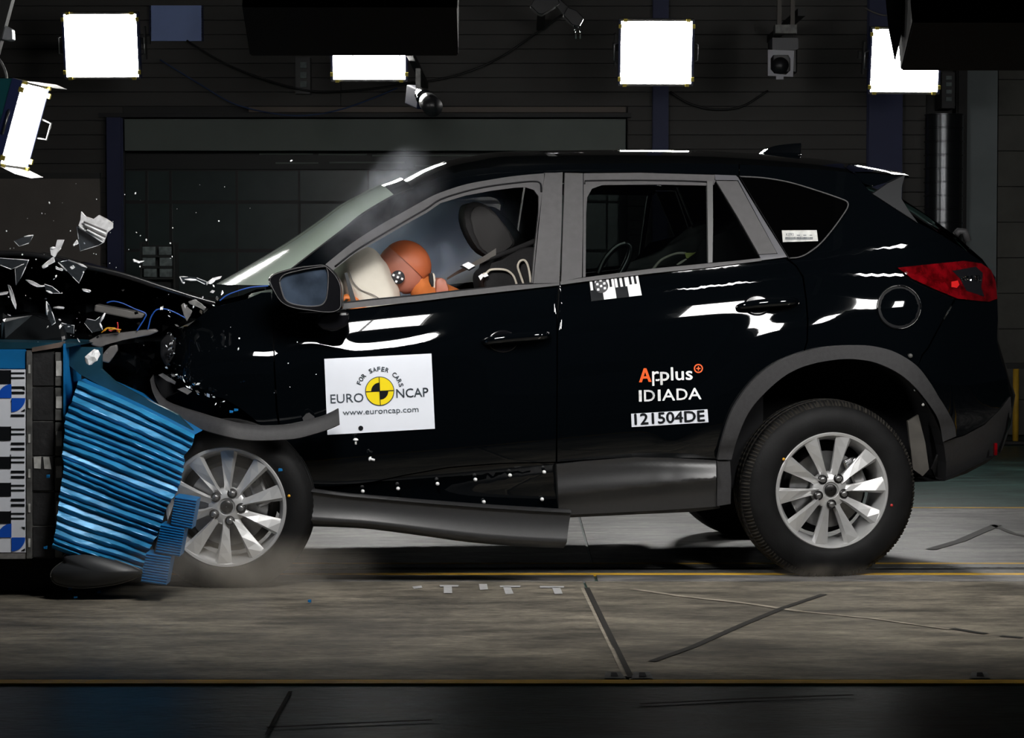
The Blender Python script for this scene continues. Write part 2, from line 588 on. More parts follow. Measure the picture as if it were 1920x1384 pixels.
# ================================================================== THE HALL
def concrete(name, col, rough=0.5):
    m = mat(name, col, rough, 0, 0.45, bump=0.3, bscale=26, stretch=(0.7, 1.5, 1))
    nt = m.node_tree
    b = nt.nodes['Principled BSDF']
    tcn = nt.nodes.new('ShaderNodeTexCoord')
    prev = None
    for sc_n, st, lo, hi, p0, p1 in ((1.3, (0.7, 1.3, 1), 0.52, 1.35, 0.38, 0.62), (5.5, (0.6, 1.8, 1), 0.58, 1.28, 0.38, 0.60), (38, (0.6, 1.4, 1), 0.68, 1.3, 0.34, 0.66)):
        mp = nt.nodes.new('ShaderNodeMapping'); mp.inputs['Scale'].default_value = st
        nt.links.new(tcn.outputs['Object'], mp.inputs[0])
        n = nt.nodes.new('ShaderNodeTexNoise'); n.inputs['Scale'].default_value = sc_n; n.inputs['Detail'].default_value = 7; n.inputs['Roughness'].default_value = 0.65
        nt.links.new(mp.outputs[0], n.inputs['Vector'])
        r = nt.nodes.new('ShaderNodeValToRGB')
        r.color_ramp.elements[0].position = p0; r.color_ramp.elements[1].position = p1
        r.color_ramp.elements[0].color = (lo, lo, lo, 1); r.color_ramp.elements[1].color = (hi, hi * 0.985, hi * 0.96, 1)
        nt.links.new(n.outputs['Fac'], r.inputs['Fac'])
        x = nt.nodes.new('ShaderNodeMix'); x.data_type = 'RGBA'; x.blend_type = 'MULTIPLY'; x.inputs['Factor'].default_value = 1.0
        if prev is None: x.inputs['A'].default_value = (*col, 1)
        else: nt.links.new(prev, x.inputs['A'])
        nt.links.new(r.outputs[0], x.inputs['B'])
        prev = x.outputs['Result']
    nt.links.new(prev, b.inputs['Base Color'])
    return m
GREENF = concrete('green_floor_paint', (0.036, 0.082, 0.078), 0.40)
CONC = concrete('track_concrete', (0.185, 0.170, 0.143), 0.55)
PALECONC = concrete('track_edge_concrete', (0.185, 0.185, 0.19), 0.45)
YLINE = mat('yellow_line_paint', (0.68, 0.40, 0.035), 0.55, var=0.3, scale=6)
PLANK = mat('dark_cladding', (0.074, 0.070, 0.067), 0.6, 0, 0.3, var=0.12, scale=5, stretch=(0.3, 1, 1))
LINTEL = mat('grey_green_lintel', (0.14, 0.165, 0.15), 0.6, var=0.08, scale=3)
COLBLUE = mat('navy_column', (0.03, 0.038, 0.11), 0.6, var=0.1, scale=4)
COLDARK = mat('dark_column', (0.02, 0.02, 0.02), 0.6)
PANELG = mat('grey_wall_panel', (0.22, 0.25, 0.26), 0.6, var=0.15, scale=2)
BLOCKW = mat('grey_block', (0.095, 0.092, 0.083), 0.7, var=0.15, scale=6, bump=0.2, bscale=30)
PANE = mat('dim_window_pane', (0.05, 0.072, 0.072), 0.25, 0, 0.5, var=0.2, scale=2)
PANEFR = mat('dark_window_frame', (0.012, 0.014, 0.014), 0.5)
BROWN = mat('brown_board', (0.135, 0.115, 0.105), 0.6, var=0.1, scale=4)
BLUESIGN = mat('blue_board', (0.34, 0.46, 0.90), 0.5, var=0.05, scale=5)
CEILM = mat('dark_ceiling', (0.05, 0.05, 0.05), 0.8)

YW = 8.5
Yn, Yf = G(960, 1277).y, G(960, 952).y
def quadz(name, x0, x1, y0, y1, z, m, parent=None, th=0.0):
    if th:
        return box(name, ((x0 + x1) / 2, (y0 + y1) / 2, z - th / 2), (x1 - x0, y1 - y0, th), m, parent)
    return mesh_obj(name, [(x0, y0, z), (x1, y0, z), (x1, y1, z), (x0, y1, z)], [(0, 1, 2, 3)], m, parent)
floor = quadz('floor', -14, 14, -14, YW + 2.2, -0.006, GREENF)
tag(floor, kind='structure')
xj = 0.335
yr1, yr0 = G(960, 1075).y, G(960, 1090).y          # edge of the guide rail strip, its concrete kerb
slab_edges = [-14, -4.6, xj, 4.6, 14]
for i in range(4):
    e = [[slab_edges[k]] * 2 if slab_edges[k] != xj else [G(1176, 1270).x, G(1097, 1100).x] for k in (i, i + 1)]
    q = [(e[0][0] + 0.005, Yn + 0.03), (e[1][0] - 0.005, Yn + 0.03), (e[1][1] - 0.005, yr0 - 0.008), (e[0][1] + 0.005, yr0 - 0.008)]
    mesh_obj('concrete_slab', [(a, b, zz) for zz in (0.0, -0.02) for a, b in q], [(0, 1, 2, 3), (4, 7, 6, 5), (0, 4, 5, 1), (1, 5, 6, 2), (2, 6, 7, 3), (3, 7, 4, 0)], CONC, floor)
    quadz('kerb_slab', slab_edges[i] + 0.006, slab_edges[i + 1] - 0.006, yr0, yr1 - 0.035, 0.0, PALECONC, floor, 0.02)
    quadz('rear_concrete_slab', slab_edges[i] + 0.006, slab_edges[i + 1] - 0.006, G(960, 1058).y + 0.05, Yf - 0.03, 0.0, PALECONC, floor, 0.02)
for y0, y1 in ((G(960, 1282).y, G(960, 1275).y), (yr1 - 0.055, yr1), (G(960, 1058).y + 0.015, G(960, 1058).y + 0.045), (Yf - 0.02, Yf + 0.02)):
    quadz('yellow_line', -14, 14, y0, y1, 0.001, YLINE, floor, 0.006)
yg0, yg1 = yr1 + 0.01, G(960, 1058).y + 0.01
quadz('rail_flange', -14, 14, yg0, yg0 + (yg1 - yg0) * 0.36, 0.0, GREYMET, floor, 0.02)
quadz('rail_flange', -14, 14, yg0 + (yg1 - yg0) * 0.62, yg1, 0.0, GREYMET, floor, 0.02)
quadz('rail_groove', -14, 14, yg0 + (yg1 - yg0) * 0.36, yg0 + (yg1 - yg0) * 0.62, -0.004, SEAL, floor)
def strip_on_floor(name, pts, wid, m, z=0.0025):
    """flat ribbon lying on the floor along pixel points, wid in metres"""
    P = [G(a, b, z) for a, b in pts]
    vs, fs = [], []
    for i, p in enumerate(P):
        t = (P[min(i + 1, len(P) - 1)] - P[max(i - 1, 0)]).normalized()
        n = Vector((-t.y, t.x, 0)) * wid / 2
        vs += [p + n, p - n]
    for i in range(len(P) - 1):
        fs.append((2 * i, 2 * i + 1, 2 * i + 3, 2 * i + 2))
    return mesh_obj(name, vs, fs, m, floor)
JOINT = mat('joint_filler', (0.03, 0.028, 0.025), 0.7)
CREAMF = mat('crack_filler', (0.34, 0.30, 0.24), 0.7, var=0.25, scale=20)
TAPEM = mat('white_floor_tape', (0.50, 0.50, 0.50), 0.55, var=0.12, scale=30)
strip_on_floor('slab_joint', [(1100, 1102), (1128, 1160), (1155, 1215), (1182, 1270)], 0.022, JOINT)
strip_on_floor('slab_joint_lip', [(1092, 1102), (1120, 1160), (1147, 1215), (1172, 1268)], 0.014, CREAMF)
strip_on_floor('crack', [(1222, 1240), (1300, 1212), (1392, 1171), (1470, 1139), (1545, 1114)], 0.028, JOINT)
strip_on_floor('crack_filling', [(1185, 1104), (1280, 1118), (1400, 1131), (1500, 1146)], 0.030, CREAMF)
strip_on_floor('crack_filling', [(1500, 1146), (1640, 1160), (1780, 1180)], 0.018, CREAMF)
strip_on_floor('crack', [(1785, 1178), (1820, 1184), (1850, 1188)], 0.03, JOINT)
strip_on_floor('crack', [(1876, 1192), (1918, 1196)], 0.03, JOINT)
strip_on_floor('crack', [(1745, 1030), (1800, 1014), (1855, 990), (1870, 984)], 0.05, JOINT)
strip_on_floor('crack', [(1860, 984), (1900, 1000), (1935, 1008)], 0.03, JOINT)
strip_on_floor('floor_seam', [(500, 1378), (520, 1340), (545, 1296)], 0.012, JOINT, 0.0)
strip_on_floor('floor_seam', [(500, 1364), (640, 1357), (810, 1350)], 0.02, JOINT, 0.0)
strip_on_floor('floor_seam', [(1200, 1320), (1400, 1310), (1600, 1303)], 0.02, JOINT, 0.0)
for pts in (((832, 1100), (847, 1100), (848, 1112), (832, 1112)), ((943, 1100), (957, 1100), (963, 1113), (948, 1114)), ((1035, 1101), (1050, 1101), (1055, 1113), (1040, 1114)),
            ((898, 1095), (913, 1095), (915, 1105), (900, 1106)), ((824, 1097), (860, 1097), (859, 1100), (825, 1100)), ((937, 1098), (976, 1098), (975, 1101), (938, 1101)), ((1012, 1099), (1058, 1099), (1057, 1102), (1013, 1102)),
            ((773, 1100), (790, 1098), (792, 1102), (776, 1104))):
    mesh_obj('tape_strip', [G(a, b, 0.003) for a, b in pts], [(0, 1, 2, 3)], TAPEM, floor)
for x0, x1 in ((1132, 1172), (1184, 1226), (1818, 1858)):
    a, b, c, d = G(x0, 1272, 0.004), G(x1, 1272, 0.004), G(x1 - 8, 1260, 0.004), G(x0 + 4, 1260, 0.004)
    pl = mesh_obj('lifting_plate', [a, b, c, d], [(0, 1, 2, 3)], GREYMET, floor)
    e = [lerp(a, b, 0.25), lerp(a, b, 0.8), lerp(d, c, 0.8), lerp(d, c, 0.25)]
    mesh_obj('slot', [lerp(p, (a + b + c + d) / 4, 0.35) + Vector((0, 0, 0.002)) for p in e], [(0, 1, 2, 3)], SEAL, pl)

# ---- back wall
ZT = 4.6
wall = box('wall_back', (0, YW + 2.1, ZT / 2), (28, 0.1, ZT), CEILM)
tag(wall, kind='structure')
def wx(px): return W(px, 500, YW).x
def wz(py): return W(960, py, YW).z
pitch = 0.105
plank_meshes = {}
def plank(x0, x1, z, dy=0.0):
    key = (round(x0, 3), round(x1, 3))
    if key not in plank_meshes:
        o = box('plank', (0, 0, 0), (x1 - x0 - 0.006, 0.03, pitch - 0.007), PLANK, wall)
        plank_meshes[key] = o.data
    else:
        o = link('plank', plank_meshes[key], wall)
    o.location = ((x0 + x1) / 2 - wall.location.x, YW + 0.015 + dy, z)
z_ledge = wz(213)
x_l, x_r, x_e = wx(232), wx(1176), wx(1735)
z = 0.06
while z < ZT:
    dy = random.uniform(0, 0.012)
    if z > z_ledge + 0.05:
        plank(-9, wx(640), z, dy); plank(wx(640), x_e, z, dy + 0.004)
    else:
        plank(-9, x_l, z, dy); plank(x_r, x_e, z, dy)
    z += pitch
box('wall_backing', (-4.0, YW + 0.09, (ZT + z_ledge) / 2), (14.5, 0.04, ZT - z_ledge), CEILM, wall)
box('wall_backing', ((x_r + x_e) / 2, YW + 0.09, z_ledge / 2), (x_e - x_r, 0.04, z_ledge), CEILM, wall)
box('wall_backing', (-6, YW + 0.09, z_ledge / 2), (2 * (6 + x_l), 0.04, z_ledge), CEILM, wall)
# right-hand stretch: smooth panel and block courses
box('wall_panel', ((wx(1807) + wx(1868)) / 2, YW + 0.02, ZT / 2), (wx(1867) - wx(1807), 0.06, ZT), PANELG, wall)
bmesh_block = None
zb = 0.0
row = 0
while zb < 3.5:
    for k in range(3):
        x0 = wx(1869) + 0.62 * k - (0.31 if row % 2 else 0)
        a, b = max(x0, wx(1869)), x0 + 0.62
        box('block', ((a + b) / 2, YW + 0.06 + random.uniform(-0.004, 0.004), zb + 0.131), (b - a - 0.008, 0.12, 0.2565), BLOCKW, wall)
    zb += 0.262; row += 1
ledge = box('trim_1', ((wx(190) + wx(1182)) / 2, YW - 0.03, wz(217)), (wx(1182) - wx(190), 0.12, wz(213) - wz(221)), mat('ledge_shadow_grey', (0.02, 0.02, 0.022), 0.6))  # ledge coloured near-black to paint the shadow line over the lintel
tag(ledge, kind='structure')
lint = box('trim_2', ((wx(237) + wx(1172)) / 2, YW, (wz(224) + wz(283)) / 2), (wx(1172) - wx(237), 0.10, wz(224) - wz(283)), LINTEL)
tag(lint, kind='structure')
lint2 = box('trim_3', ((wx(470) + wx(1172)) / 2, YW - 0.07, (wz(202) + wz(212)) / 2), (wx(1172) - wx(470), 0.05, wz(202) - wz(212)), mat('brown_rail', (0.15, 0.12, 0.10), 0.6))
tag(lint2, kind='structure')
# ---- the wide window under the lintel: frame and single panes
win = link('window_1', None, None, ((wx(245) + wx(1172)) / 2, YW + 0.5, 0.35))
tag(win, kind='structure')
wo = Vector(win.location)
yp = YW + 0.5
def kx(px): return W(px, 500, yp).x - wo.x
def kz(py): return W(960, py, yp).z - wo.z
cols = [228, 276, 321, 445, 562, 690, 815, 940, 1060, 1138, 1172, 1200]
rowsz = [318, 379, 470, 560, 640, 720]
for i in range(len(cols) - 1):
    for j in range(len(rowsz) - 1):
        if cols[i] >= 1172: continue
        tilt = random.uniform(-0.012, 0.012)
        box('pane', ((kx(cols[i]) + kx(cols[i + 1])) / 2, tilt, (kz(rowsz[j]) + kz(rowsz[j + 1])) / 2),
            (kx(cols[i + 1]) - kx(cols[i]) - 0.012, 0.012, kz(rowsz[j]) - kz(rowsz[j + 1]) - 0.018), PANE, win)
for c in cols:
    box('mullion', (kx(c), 0.01, (kz(300) + kz(720)) / 2), (0.02, 0.05, kz(300) - kz(720)), PANEFR, win)
for r in rowsz:
    box('transom', (0, 0.012, kz(r)), (kx(1200) - kx(225), 0.05, 0.026), PANEFR, win)
box('frame_header', (0, -0.05, (kz(284) + kz(318)) / 2), (kx(1200) - kx(225), 0.10, kz(284) - kz(318)), PANEFR, win)
for a, b, c in ((490, 590, 290), (600, 690, 291), (700, 900, 293), (520, 600, 307), (620, 760, 306), (780, 870, 312)):
    box('blind_rail', ((kx(a) + kx(b)) / 2, -0.11, kz(c)), (kx(b) - kx(a), 0.02, 0.012), LINTEL, win)
door1 = box('door_1', ((wx(1180) + wx(1222)) / 2, YW + 0.35, wz(560) / 2 + 0.75), (0.28, 0.06, 1.35), PANEFR)
tag(door1, kind='structure')
ceil = quadz('ceiling', -14, 14, -14, YW + 2.1, ZT, CEILM, None, 0.05)
tag(ceil, kind='structure')

# ---- columns, duct, boards on the back wall
def column(px0, px1, z0, z1, m, label, dy=-0.06):
    x0, x1 = wx(px0), wx(px1)
    o = thing('steel_column', label, 'column', ((x0 + x1) / 2, YW + dy, z0))
    hw = (x1 - x0)
    for sgn in (-1, 1):
        box('flange', (0, sgn * 0.05, (z1 - z0) / 2), (hw, 0.012, z1 - z0), m, o)
    box('web', (0, 0, (z1 - z0) / 2), (0.02, 0.10, z1 - z0), m, o)
    return o
column(206, 233, 0, wz(222), COLBLUE, 'narrow navy column at the left end of the wide dark window')
column(1222, 1251, 0, ZT, COLBLUE, 'navy column behind the second floodlight from the right')
column(1623, 1686, 0, ZT, COLBLUE, 'broad navy column below the rightmost floodlight')
column(1790, 1806, 0, ZT, COLDARK, 'thin black column right of the ribbed duct')
DUCT = mat('dark_duct_metal', (0.10, 0.105, 0.11), 0.26, 0.9)
dx0, dx1 = wx(1722), wx(1792)
rd = (dx1 - dx0) / 2
prof = []
zz = 0.0
while zz < 2.33:
    prof += [(rd, zz), (rd, zz + 0.085), (rd + 0.007, zz + 0.088), (rd + 0.007, zz + 0.094)]
    zz += 0.098
duct = thing('ventilation_duct', 'round ribbed metal duct standing right of the broad navy column', 'duct', ((dx0 + dx1) / 2, YW - rd - 0.12, 0.0))
vs, fs = [], []
for i, (r, h) in enumerate(prof):
    for k in range(32):
        vs.append((r * math.cos(2 * PI * k / 32), r * math.sin(2 * PI * k / 32), h))
for i in range(len(prof) - 1):
    for k in range(32):
        fs.append((i * 32 + k, i * 32 + (k + 1) % 32, (i + 1) * 32 + (k + 1) % 32, (i + 1) * 32 + k))
autosmooth(mesh_obj('pipe', vs, fs, DUCT, duct), 40)
for h in (0.4, 1.3, 2.2):
    box('wall_bracket', (0, rd + 0.06, h), (0.06, 0.14, 0.05), COLDARK, duct)
bd = thing('wall_board', 'blank blue board beside the leftmost facing floodlight', 'board', W(331, 77, YW - 0.04))
bw, bh = 97 / F * 18.46, 66 / F * 18.46
box('sheet', (0, 0, bh / 2), (bw, 0.02, bh), BLUESIGN, bd)
for s in (-1, 1):
    box('edge_strip', (s * bw / 2, 0.005, bh / 2), (0.012, 0.03, bh), NAVY, bd)
pn = thing('screen_panel', 'large brown free standing panel behind the wrecked bonnet', 'panel', (W(80, 500, 6.9).x, 6.9, 0))
ph = W(0, 333, 6.9).z
box('sheet', (0, 0, ph / 2 + 0.02), (W(189, 0, 6.9).x - W(-30, 0, 6.9).x, 0.03, ph - 0.04), BROWN, pn)
box('top_rail', (0, 0, ph + 0.012), (W(190, 0, 6.9).x - W(-30, 0, 6.9).x, 0.05, 0.04), COLDARK, pn)
for s in (-0.35, 0.35):
    box('foot', (s, 0, 0.012), (0.05, 0.4, 0.024), COLDARK, pn)
rk = thing('file_rack', 'small dark rack of papers standing behind the windscreen base', 'rack', (W(296, 0, 6.7).x, 6.7, 0))
rz0, rz1 = W(0, 522, 6.7).z, W(0, 460, 6.7).z
rw = 62 / F * 16.7
for s in (-1, 1):
    box('side_panel', (s * rw / 2, 0, (rz1 + 0.02) / 2), (0.015, 0.18, rz1 + 0.02), PANEFR, rk)
box('back_panel', (0, 0.09, rz1 / 2), (rw, 0.012, rz1), PANEFR, rk)
PAPER = mat('dim_paper', (0.22, 0.26, 0.26), 0.7, var=0.4, scale=30)
for i in range(2):
    for j in range(3):
        zc = lerp(rz0, rz1, (j + 0.5) / 3)
        box('paper', (-rw / 4 + i * rw / 2 + random.uniform(-.01, .01), -0.05, zc), (rw * 0.38, 0.02, (rz1 - rz0) / 3 - 0.02), PAPER, rk)
        if i == 0:
            box('shelf', (0, 0, lerp(rz0, rz1, j / 3)), (rw, 0.18, 0.012), PANEFR, rk)
yb = thing('yellow_barrier', 'dull yellow posts of a stand at the far right by the block wall', 'barrier', (W(1893, 720, 7.6).x, 7.6, 0))
for s in (-0.045, 0.045):
    tube('post', [(s, 0, 0.02), (s, 0, W(0, 690, 7.6).z)], 0.022, YLINE, yb, 10)
box('foot_plate', (0, 0, 0.01), (0.22, 0.16, 0.02), COLDARK, yb)
box('rail', (0, 0, W(0, 686, 7.6).z), (0.2, 0.05, 0.04), COLDARK, yb)

# ================================================================== FLOOD LIGHTS
WARMCLIP = mat('brass_clip', (0.45, 0.36, 0.06), 0.4, 0.5)
E_BACK = emit('flood_light_tube', (1.0, 0.985, 0.95), L_BACK)
E_SIDE = emit('side_light_tube', (1.0, 0.985, 0.95), L_SIDE)
E_FRONT = emit('front_bank_tube', (1.0, 0.985, 0.96), L_FRONT)
def flood(label, loc, w, h, tilt, rz, em, arm=2.4, hang=False, hous=TEALHOUS):
    t = thing('floodlight', label, 'floodlight', loc, 'floodlights around the crash area', (tilt, 0, rz))
    bm = bmesh.new()
    a = [bm.verts.new(p) for p in ((-w / 2, 0.02, -h / 2), (w / 2, 0.02, -h / 2), (w / 2, 0.02, h / 2), (-w / 2, 0.02, h / 2))]
    b = [bm.verts.new(p) for p in ((-w * .36, 0.24, -h * .36), (w * .36, 0.24, -h * .36), (w * .36, 0.24, h * .36), (-w * .36, 0.24, h * .36))]
    bm.faces.new(a); bm.faces.new(b[::-1])
    for i in range(4): bm.faces.new((a[i], a[(i + 1) % 4], b[(i + 1) % 4], b[i]))
    bm_obj('housing', bm, hous, t)
    box('diffuser', (0, 0.008, 0), (w * 0.95, 0.012, h * 0.95), em, t)
    for s in (-1, 1):
        box('frame_bar', (s * w * 0.49, 0.0, 0), (w * 0.03, 0.05, h), NAVY, t)
        box('frame_bar', (0, 0.0, s * h * 0.49), (w, 0.05, h * 0.03), GREYMET, t)
        tube('handle', [(s * w * 0.5, 0.0, -0.06), (s * (w * 0.5 + 0.03), -0.01, -0.05), (s * (w * 0.5 + 0.03), -0.01, 0.05), (s * w * 0.5, 0.0, 0.06)], 0.006, STEEL, t, 6)
        for q in (-1, 1):
            box('clip', (s * w * 0.42, -0.03, q * h * 0.49), (0.025, 0.02, 0.02), WARMCLIP, t)
            box('clip', (s * w * 0.49, -0.03, q * h * 0.40), (0.02, 0.02, 0.025), WARMCLIP, t)
        box('yoke', (s * (w * 0.5 + 0.015), 0.12, 0.0), (0.01, 0.05, h * 0.5), COLDARK, t)
    box('yoke', (0, 0.27, 0), (w + 0.04, 0.03, 0.05), COLDARK, t)
    if hang:
        box('mounting_arm', (0, 0.22, h * 0.36 + hang / 2), (0.05, 0.05, hang), COLDARK, t)
    else:
        RI = Matrix.LocRotScale(None, t.rotation_euler, None).inverted()
        dv = (Vector(loc) - CAM); dv = dv / dv.y
        tube('mounting_arm', [RI @ (dv * 0.26), RI @ (dv * arm)], 0.03, COLDARK, t, 8)
    return t
TL = math.radians(12)
flood('square floodlight facing us left of the blue board', W(191, 85, 6.0), 0.485, 0.42, TL, -0.03, E_BACK)
flood('floodlight half hidden behind the hanging black box', W(692, 84, 6.0), 0.485, 0.46, TL, 0.0, E_BACK)
flood('big square floodlight above the car roof at right of centre', W(1230, 98, 6.0), 0.475, 0.42, TL, 0.03, E_BACK)
flood('floodlight behind the grey flap at upper right', W(1696, 113, 6.0), 0.455, 0.42, TL, 0.05, E_BACK)
fl = flood('teal sided floodlight turned edge on at the left border', W(38, 234, 2.2), 0.46, 0.42, math.radians(16), math.radians(84), E_SIDE, hang=2.2)
for s in (-1, 1):
    mesh_obj('barn_flap', [(-0.23, 0.0, s * 0.205), (0.23, 0.0, s * 0.205), (0.23, -0.11, s * 0.225), (-0.23, -0.11, s * 0.225), (0, -0.12, s * 0.235)], [(0, 1, 2, 4, 3)], GREYMET, fl)
tube('front_handle', [(0.235, 0.0, -0.05), (0.235, -0.075, -0.042), (0.235, -0.075, 0.042), (0.235, 0.0, 0.05)], 0.006, STEEL, fl, 6)

# the two hanging banks between camera and car: black backs to us, bright faces to the car
def bank(label, c, w, h, tilt, units=None, rz=0.0):
    t = thing('hanging_light_bank', label, 'light bank', c, None, (tilt, 0, rz))
    bm = bmesh.new()
    box_bm(bm, (0, 0, 0), (w, 0.14, h))
    bmesh.ops.bevel(bm, geom=list(bm.edges), offset=0.006, segments=1, affect='EDGES')
    bm_obj('housing', bm, BLACKBOX, t)
    for a, b in (units or ((-w / 2 + 0.01, -0.01), (0.01, w / 2 - 0.01))):
        box('diffuser', ((a + b) / 2, 0.074, 0), (b - a, 0.012, h - 0.03), E_FRONT, t)
    for s in (-1, 1):  # deep rims added to hide bright edges and cut spill behind
        box('side_rim', (s * (w / 2 + 0.002), 0.05, 0), (0.005, 0.26, h), BLACKBOX, t)
        box('end_rim', (0, 0.05, s * (h / 2 + 0.002)), (w, 0.26, 0.005), BLACKBOX, t)
    tube('bright_bead', [(w / 2 + 0.004, -0.072, -h / 2), (w / 2 + 0.004, -0.072, h / 2)], 0.003, SILVER, t, 6)
    box('hanger', (0, -0.02, h / 2 + 0.9), (0.05, 0.05, 1.8), COLDARK, t)
    return t
DB = 8.0
tb = math.radians(-30)
hb = 0.52
zlow = W(0, 105, -2.0).z
cl = W(663, 105, -2.0)
czb = zlow + math.cos(tb) * hb / 2 + 0.05
bank('black light bank with its back to us hanging top left of centre', Vector((cl.x, -2.0, czb + 0.047)), 385 / F * 8.0, hb, tb)
rb = bank('black light bank hanging at the upper right corner', Vector((W(1694, 105, -2.0).x + 0.80, -2.0, W(0, 133, -2.0).z + math.cos(tb) * hb / 2 + 0.097)), 1.60, hb, tb, ((-0.77, -0.40), (0.42, 0.76)))
MI = Matrix.LocRotScale(rb.location, rb.rotation_euler, None).inverted()
mesh_obj('barn_flap', [MI @ p for p in (W(1658, -30, -2.0), W(1712, -30, -1.98), W(1678, 117, -1.98), W(1666, 56, -2.0))], [(0, 1, 2, 3)], SILVER, rb)

# ---- cameras, boxes and cables under the lights
CAMBLK = mat('camera_black', (0.01, 0.01, 0.012), 0.35)
hc = thing('high_speed_camera', 'small black camera with a silver ringed lens under the half hidden floodlight', 'camera', W(778, 190, 5.6))
o0 = Vector(hc.location)
box('body', W(782, 182, 5.6) - o0, (0.075, 0.18, 0.12), mat('camera_blue', (0.002, 0.005, 0.022), 0.6, 0, 0.2), hc, 0.008, Matrix.Rotation(0.5, 3, 'Z') @ Matrix.Rotation(0.25, 3, 'X'))
la, lb = W(789, 176, 5.5) - o0, W(812, 201, 5.15) - o0
tube('lens_ring', [lerp(la, lb, t) for t in (0, 0.15, 0.16, 0.4, 0.41, 0.6)], 0.05, CHROME, hc, 20, [0.04, 0.04, 0.052, 0.052, 0.045, 0.045])
tube('lens_barrel', [lerp(la, lb, t) for t in (0.58, 0.6, 1.0)], 0.06, CAMBLK, hc, 20, [0.05, 0.058, 0.06])
box('mount', W(784, 150, 5.6) - o0, (0.03, 0.05, 0.14), GREYMET, hc)
box('mounting_arm', W(784, 132, 7.0) - o0, (0.04, 2.9, 0.04), COLDARK, hc)
sc_ = thing('security_camera', 'white faced box camera with round black lens at upper right', 'camera', W(1466, 143, 6.5))
o0 = Vector(sc_.location)
k = 16.5 / F
LGREY = mat('dull_white_metal', (0.40, 0.40, 0.44), 0.5)
bm = bmesh.new()
outer = [(1440, 93), (1489, 95), (1487, 144), (1440, 142)]
inner = [(1450, 103), (1478, 103), (1482, 110), (1482, 132), (1474, 140), (1452, 138), (1445, 130), (1445, 110)]
ov = [bm.verts.new(W(a, b, 6.3) - o0) for a, b in resample(outer, 12)]
iv = [bm.verts.new(W(a, b, 6.3) - o0) for a, b in inner]
for L in (ov, iv):
    for i in range(len(L)): bm.edges.new((L[i], L[(i + 1) % len(L)]))
bmesh.ops.triangle_fill(bm, use_beauty=True, use_dissolve=False, edges=list(bm.edges))
ret = bmesh.ops.extrude_face_region(bm, geom=list(bm.faces))
bmesh.ops.translate(bm, vec=(0, 0.02, 0), verts=[e for e in ret['geom'] if isinstance(e, bmesh.types.BMVert)])
bm_obj('face_plate', bm, LGREY, sc_)
box('housing', W(1467, 107, 6.5) - o0, (46 * k, 0.3, 66 * k), CAMBLK, sc_, 0.01)
tube('lens', [W(1463, 123, 6.36) - o0, W(1463, 123, 6.28) - o0], 0.055, CAMBLK, sc_, 20)
box('hood', W(1470, 84, 6.42) - o0, (48 * k, 0.16, 22 * k), mat('dim_hood', (0.06, 0.06, 0.07), 0.4), sc_)
box('bracket', W(1472, 56, 6.5) - o0, (40 * k, 0.12, 16 * k), GREYMET, sc_)
for px in (1461, 1486):
    box('hanger', W(px, 20, 6.5) - o0, (8 * k, 0.03, 70 * k), mat('dim_hanger', (0.08, 0.07, 0.06), 0.5), sc_)
box('lower_tab', W(1462, 146, 6.31) - o0, (14 * k, 0.02, 6 * k), LGREY, sc_)
box('mounting_arm', W(1472, 50, 7.5) - o0, (0.05, 2.0, 0.05), COLDARK, sc_)
tc_ = thing('overhead_camera', 'black camera with two dangling cables at the top centre', 'camera', W(1050, 50, 4.0))
o0 = Vector(tc_.location)
def lp(name, pts, Y, th, m, par, o0, bev=0.004):
    bm = bmesh.new()
    a = [bm.verts.new(W(p[0], p[1], Y) - o0) for p in pts]
    b = [bm.verts.new(W(p[0], p[1], Y) + Vector((0, th, 0)) - o0) for p in pts]
    bm.faces.new(a); bm.faces.new(b[::-1])
    for i in range(len(pts)):
        j = (i + 1) % len(pts); bm.faces.new((a[j], a[i], b[i], b[j]))
    if bev: bmesh.ops.bevel(bm, geom=list(bm.edges), offset=bev, segments=1, affect='EDGES')
    return bm_obj(name, bm, m, par)
GLOSSB = mat('glossy_black_case', (0.008, 0.008, 0.009), 0.2)
lp('body', [(994, 11), (1004, -6), (1044, -6), (1050, 6), (1038, 14), (1017, 27), (1010, 26)], 4.0, 0.12, GLOSSB, tc_, o0)
lp('bracket', [(1040, -4), (1050, -2), (1067, 14), (1060, 30), (1055, 25), (1040, 10)], 4.02, 0.06, GLOSSB, tc_, o0)
lp('lens_case', [(1064, 13), (1082, 20), (1095, 34), (1086, 50), (1073, 47), (1056, 28)], 3.98, 0.12, GLOSSB, tc_, o0)
tube('cable', [W(1077, 48, 4.0) - o0, W(1079, 58, 4.0) - o0, W(1080, 73, 4.0) - o0], 0.006, CHROME, tc_, 6)
tube('cable', [W(1086, 48, 4.0) - o0, W(1088, 58, 4.0) - o0, W(1088, 73, 4.0) - o0], 0.006, CHROME, tc_, 6)
box('mounting_arm', W(1020, -14, 6.0) - o0, (0.05, 4.6, 0.05), COLDARK, tc_)
bx_ = thing('switch_box', 'black wall box with three pale sockets left of the half hidden floodlight', 'switch box', W(568, 176, YW - 0.12))
o0 = Vector(bx_.location)
k = 18.4 / F
box('case', (0, 0.05, 34 * k), (28 * k, 0.12, 68 * k), CAMBLK, bx_)
for y in (122, 141, 158):
    box('socket', W(569, y, YW - 0.14) - o0, (12 * k, 0.02, 11 * k), PAPER, bx_)
bx2 = thing('junction_box', 'small box with ribbed sockets right of the rightmost floodlight', 'junction box', W(1778, 200, YW - 0.35))
o0 = Vector(bx2.location)
box('case', (0, 0.15, 30 * k), (24 * k, 0.3, 66 * k), CAMBLK, bx2)
for y in (146, 158, 172, 186):
    box('socket', W(1779, y, YW - 0.37) - o0, (10 * k, 0.02, 7 * k), PAPER, bx2)
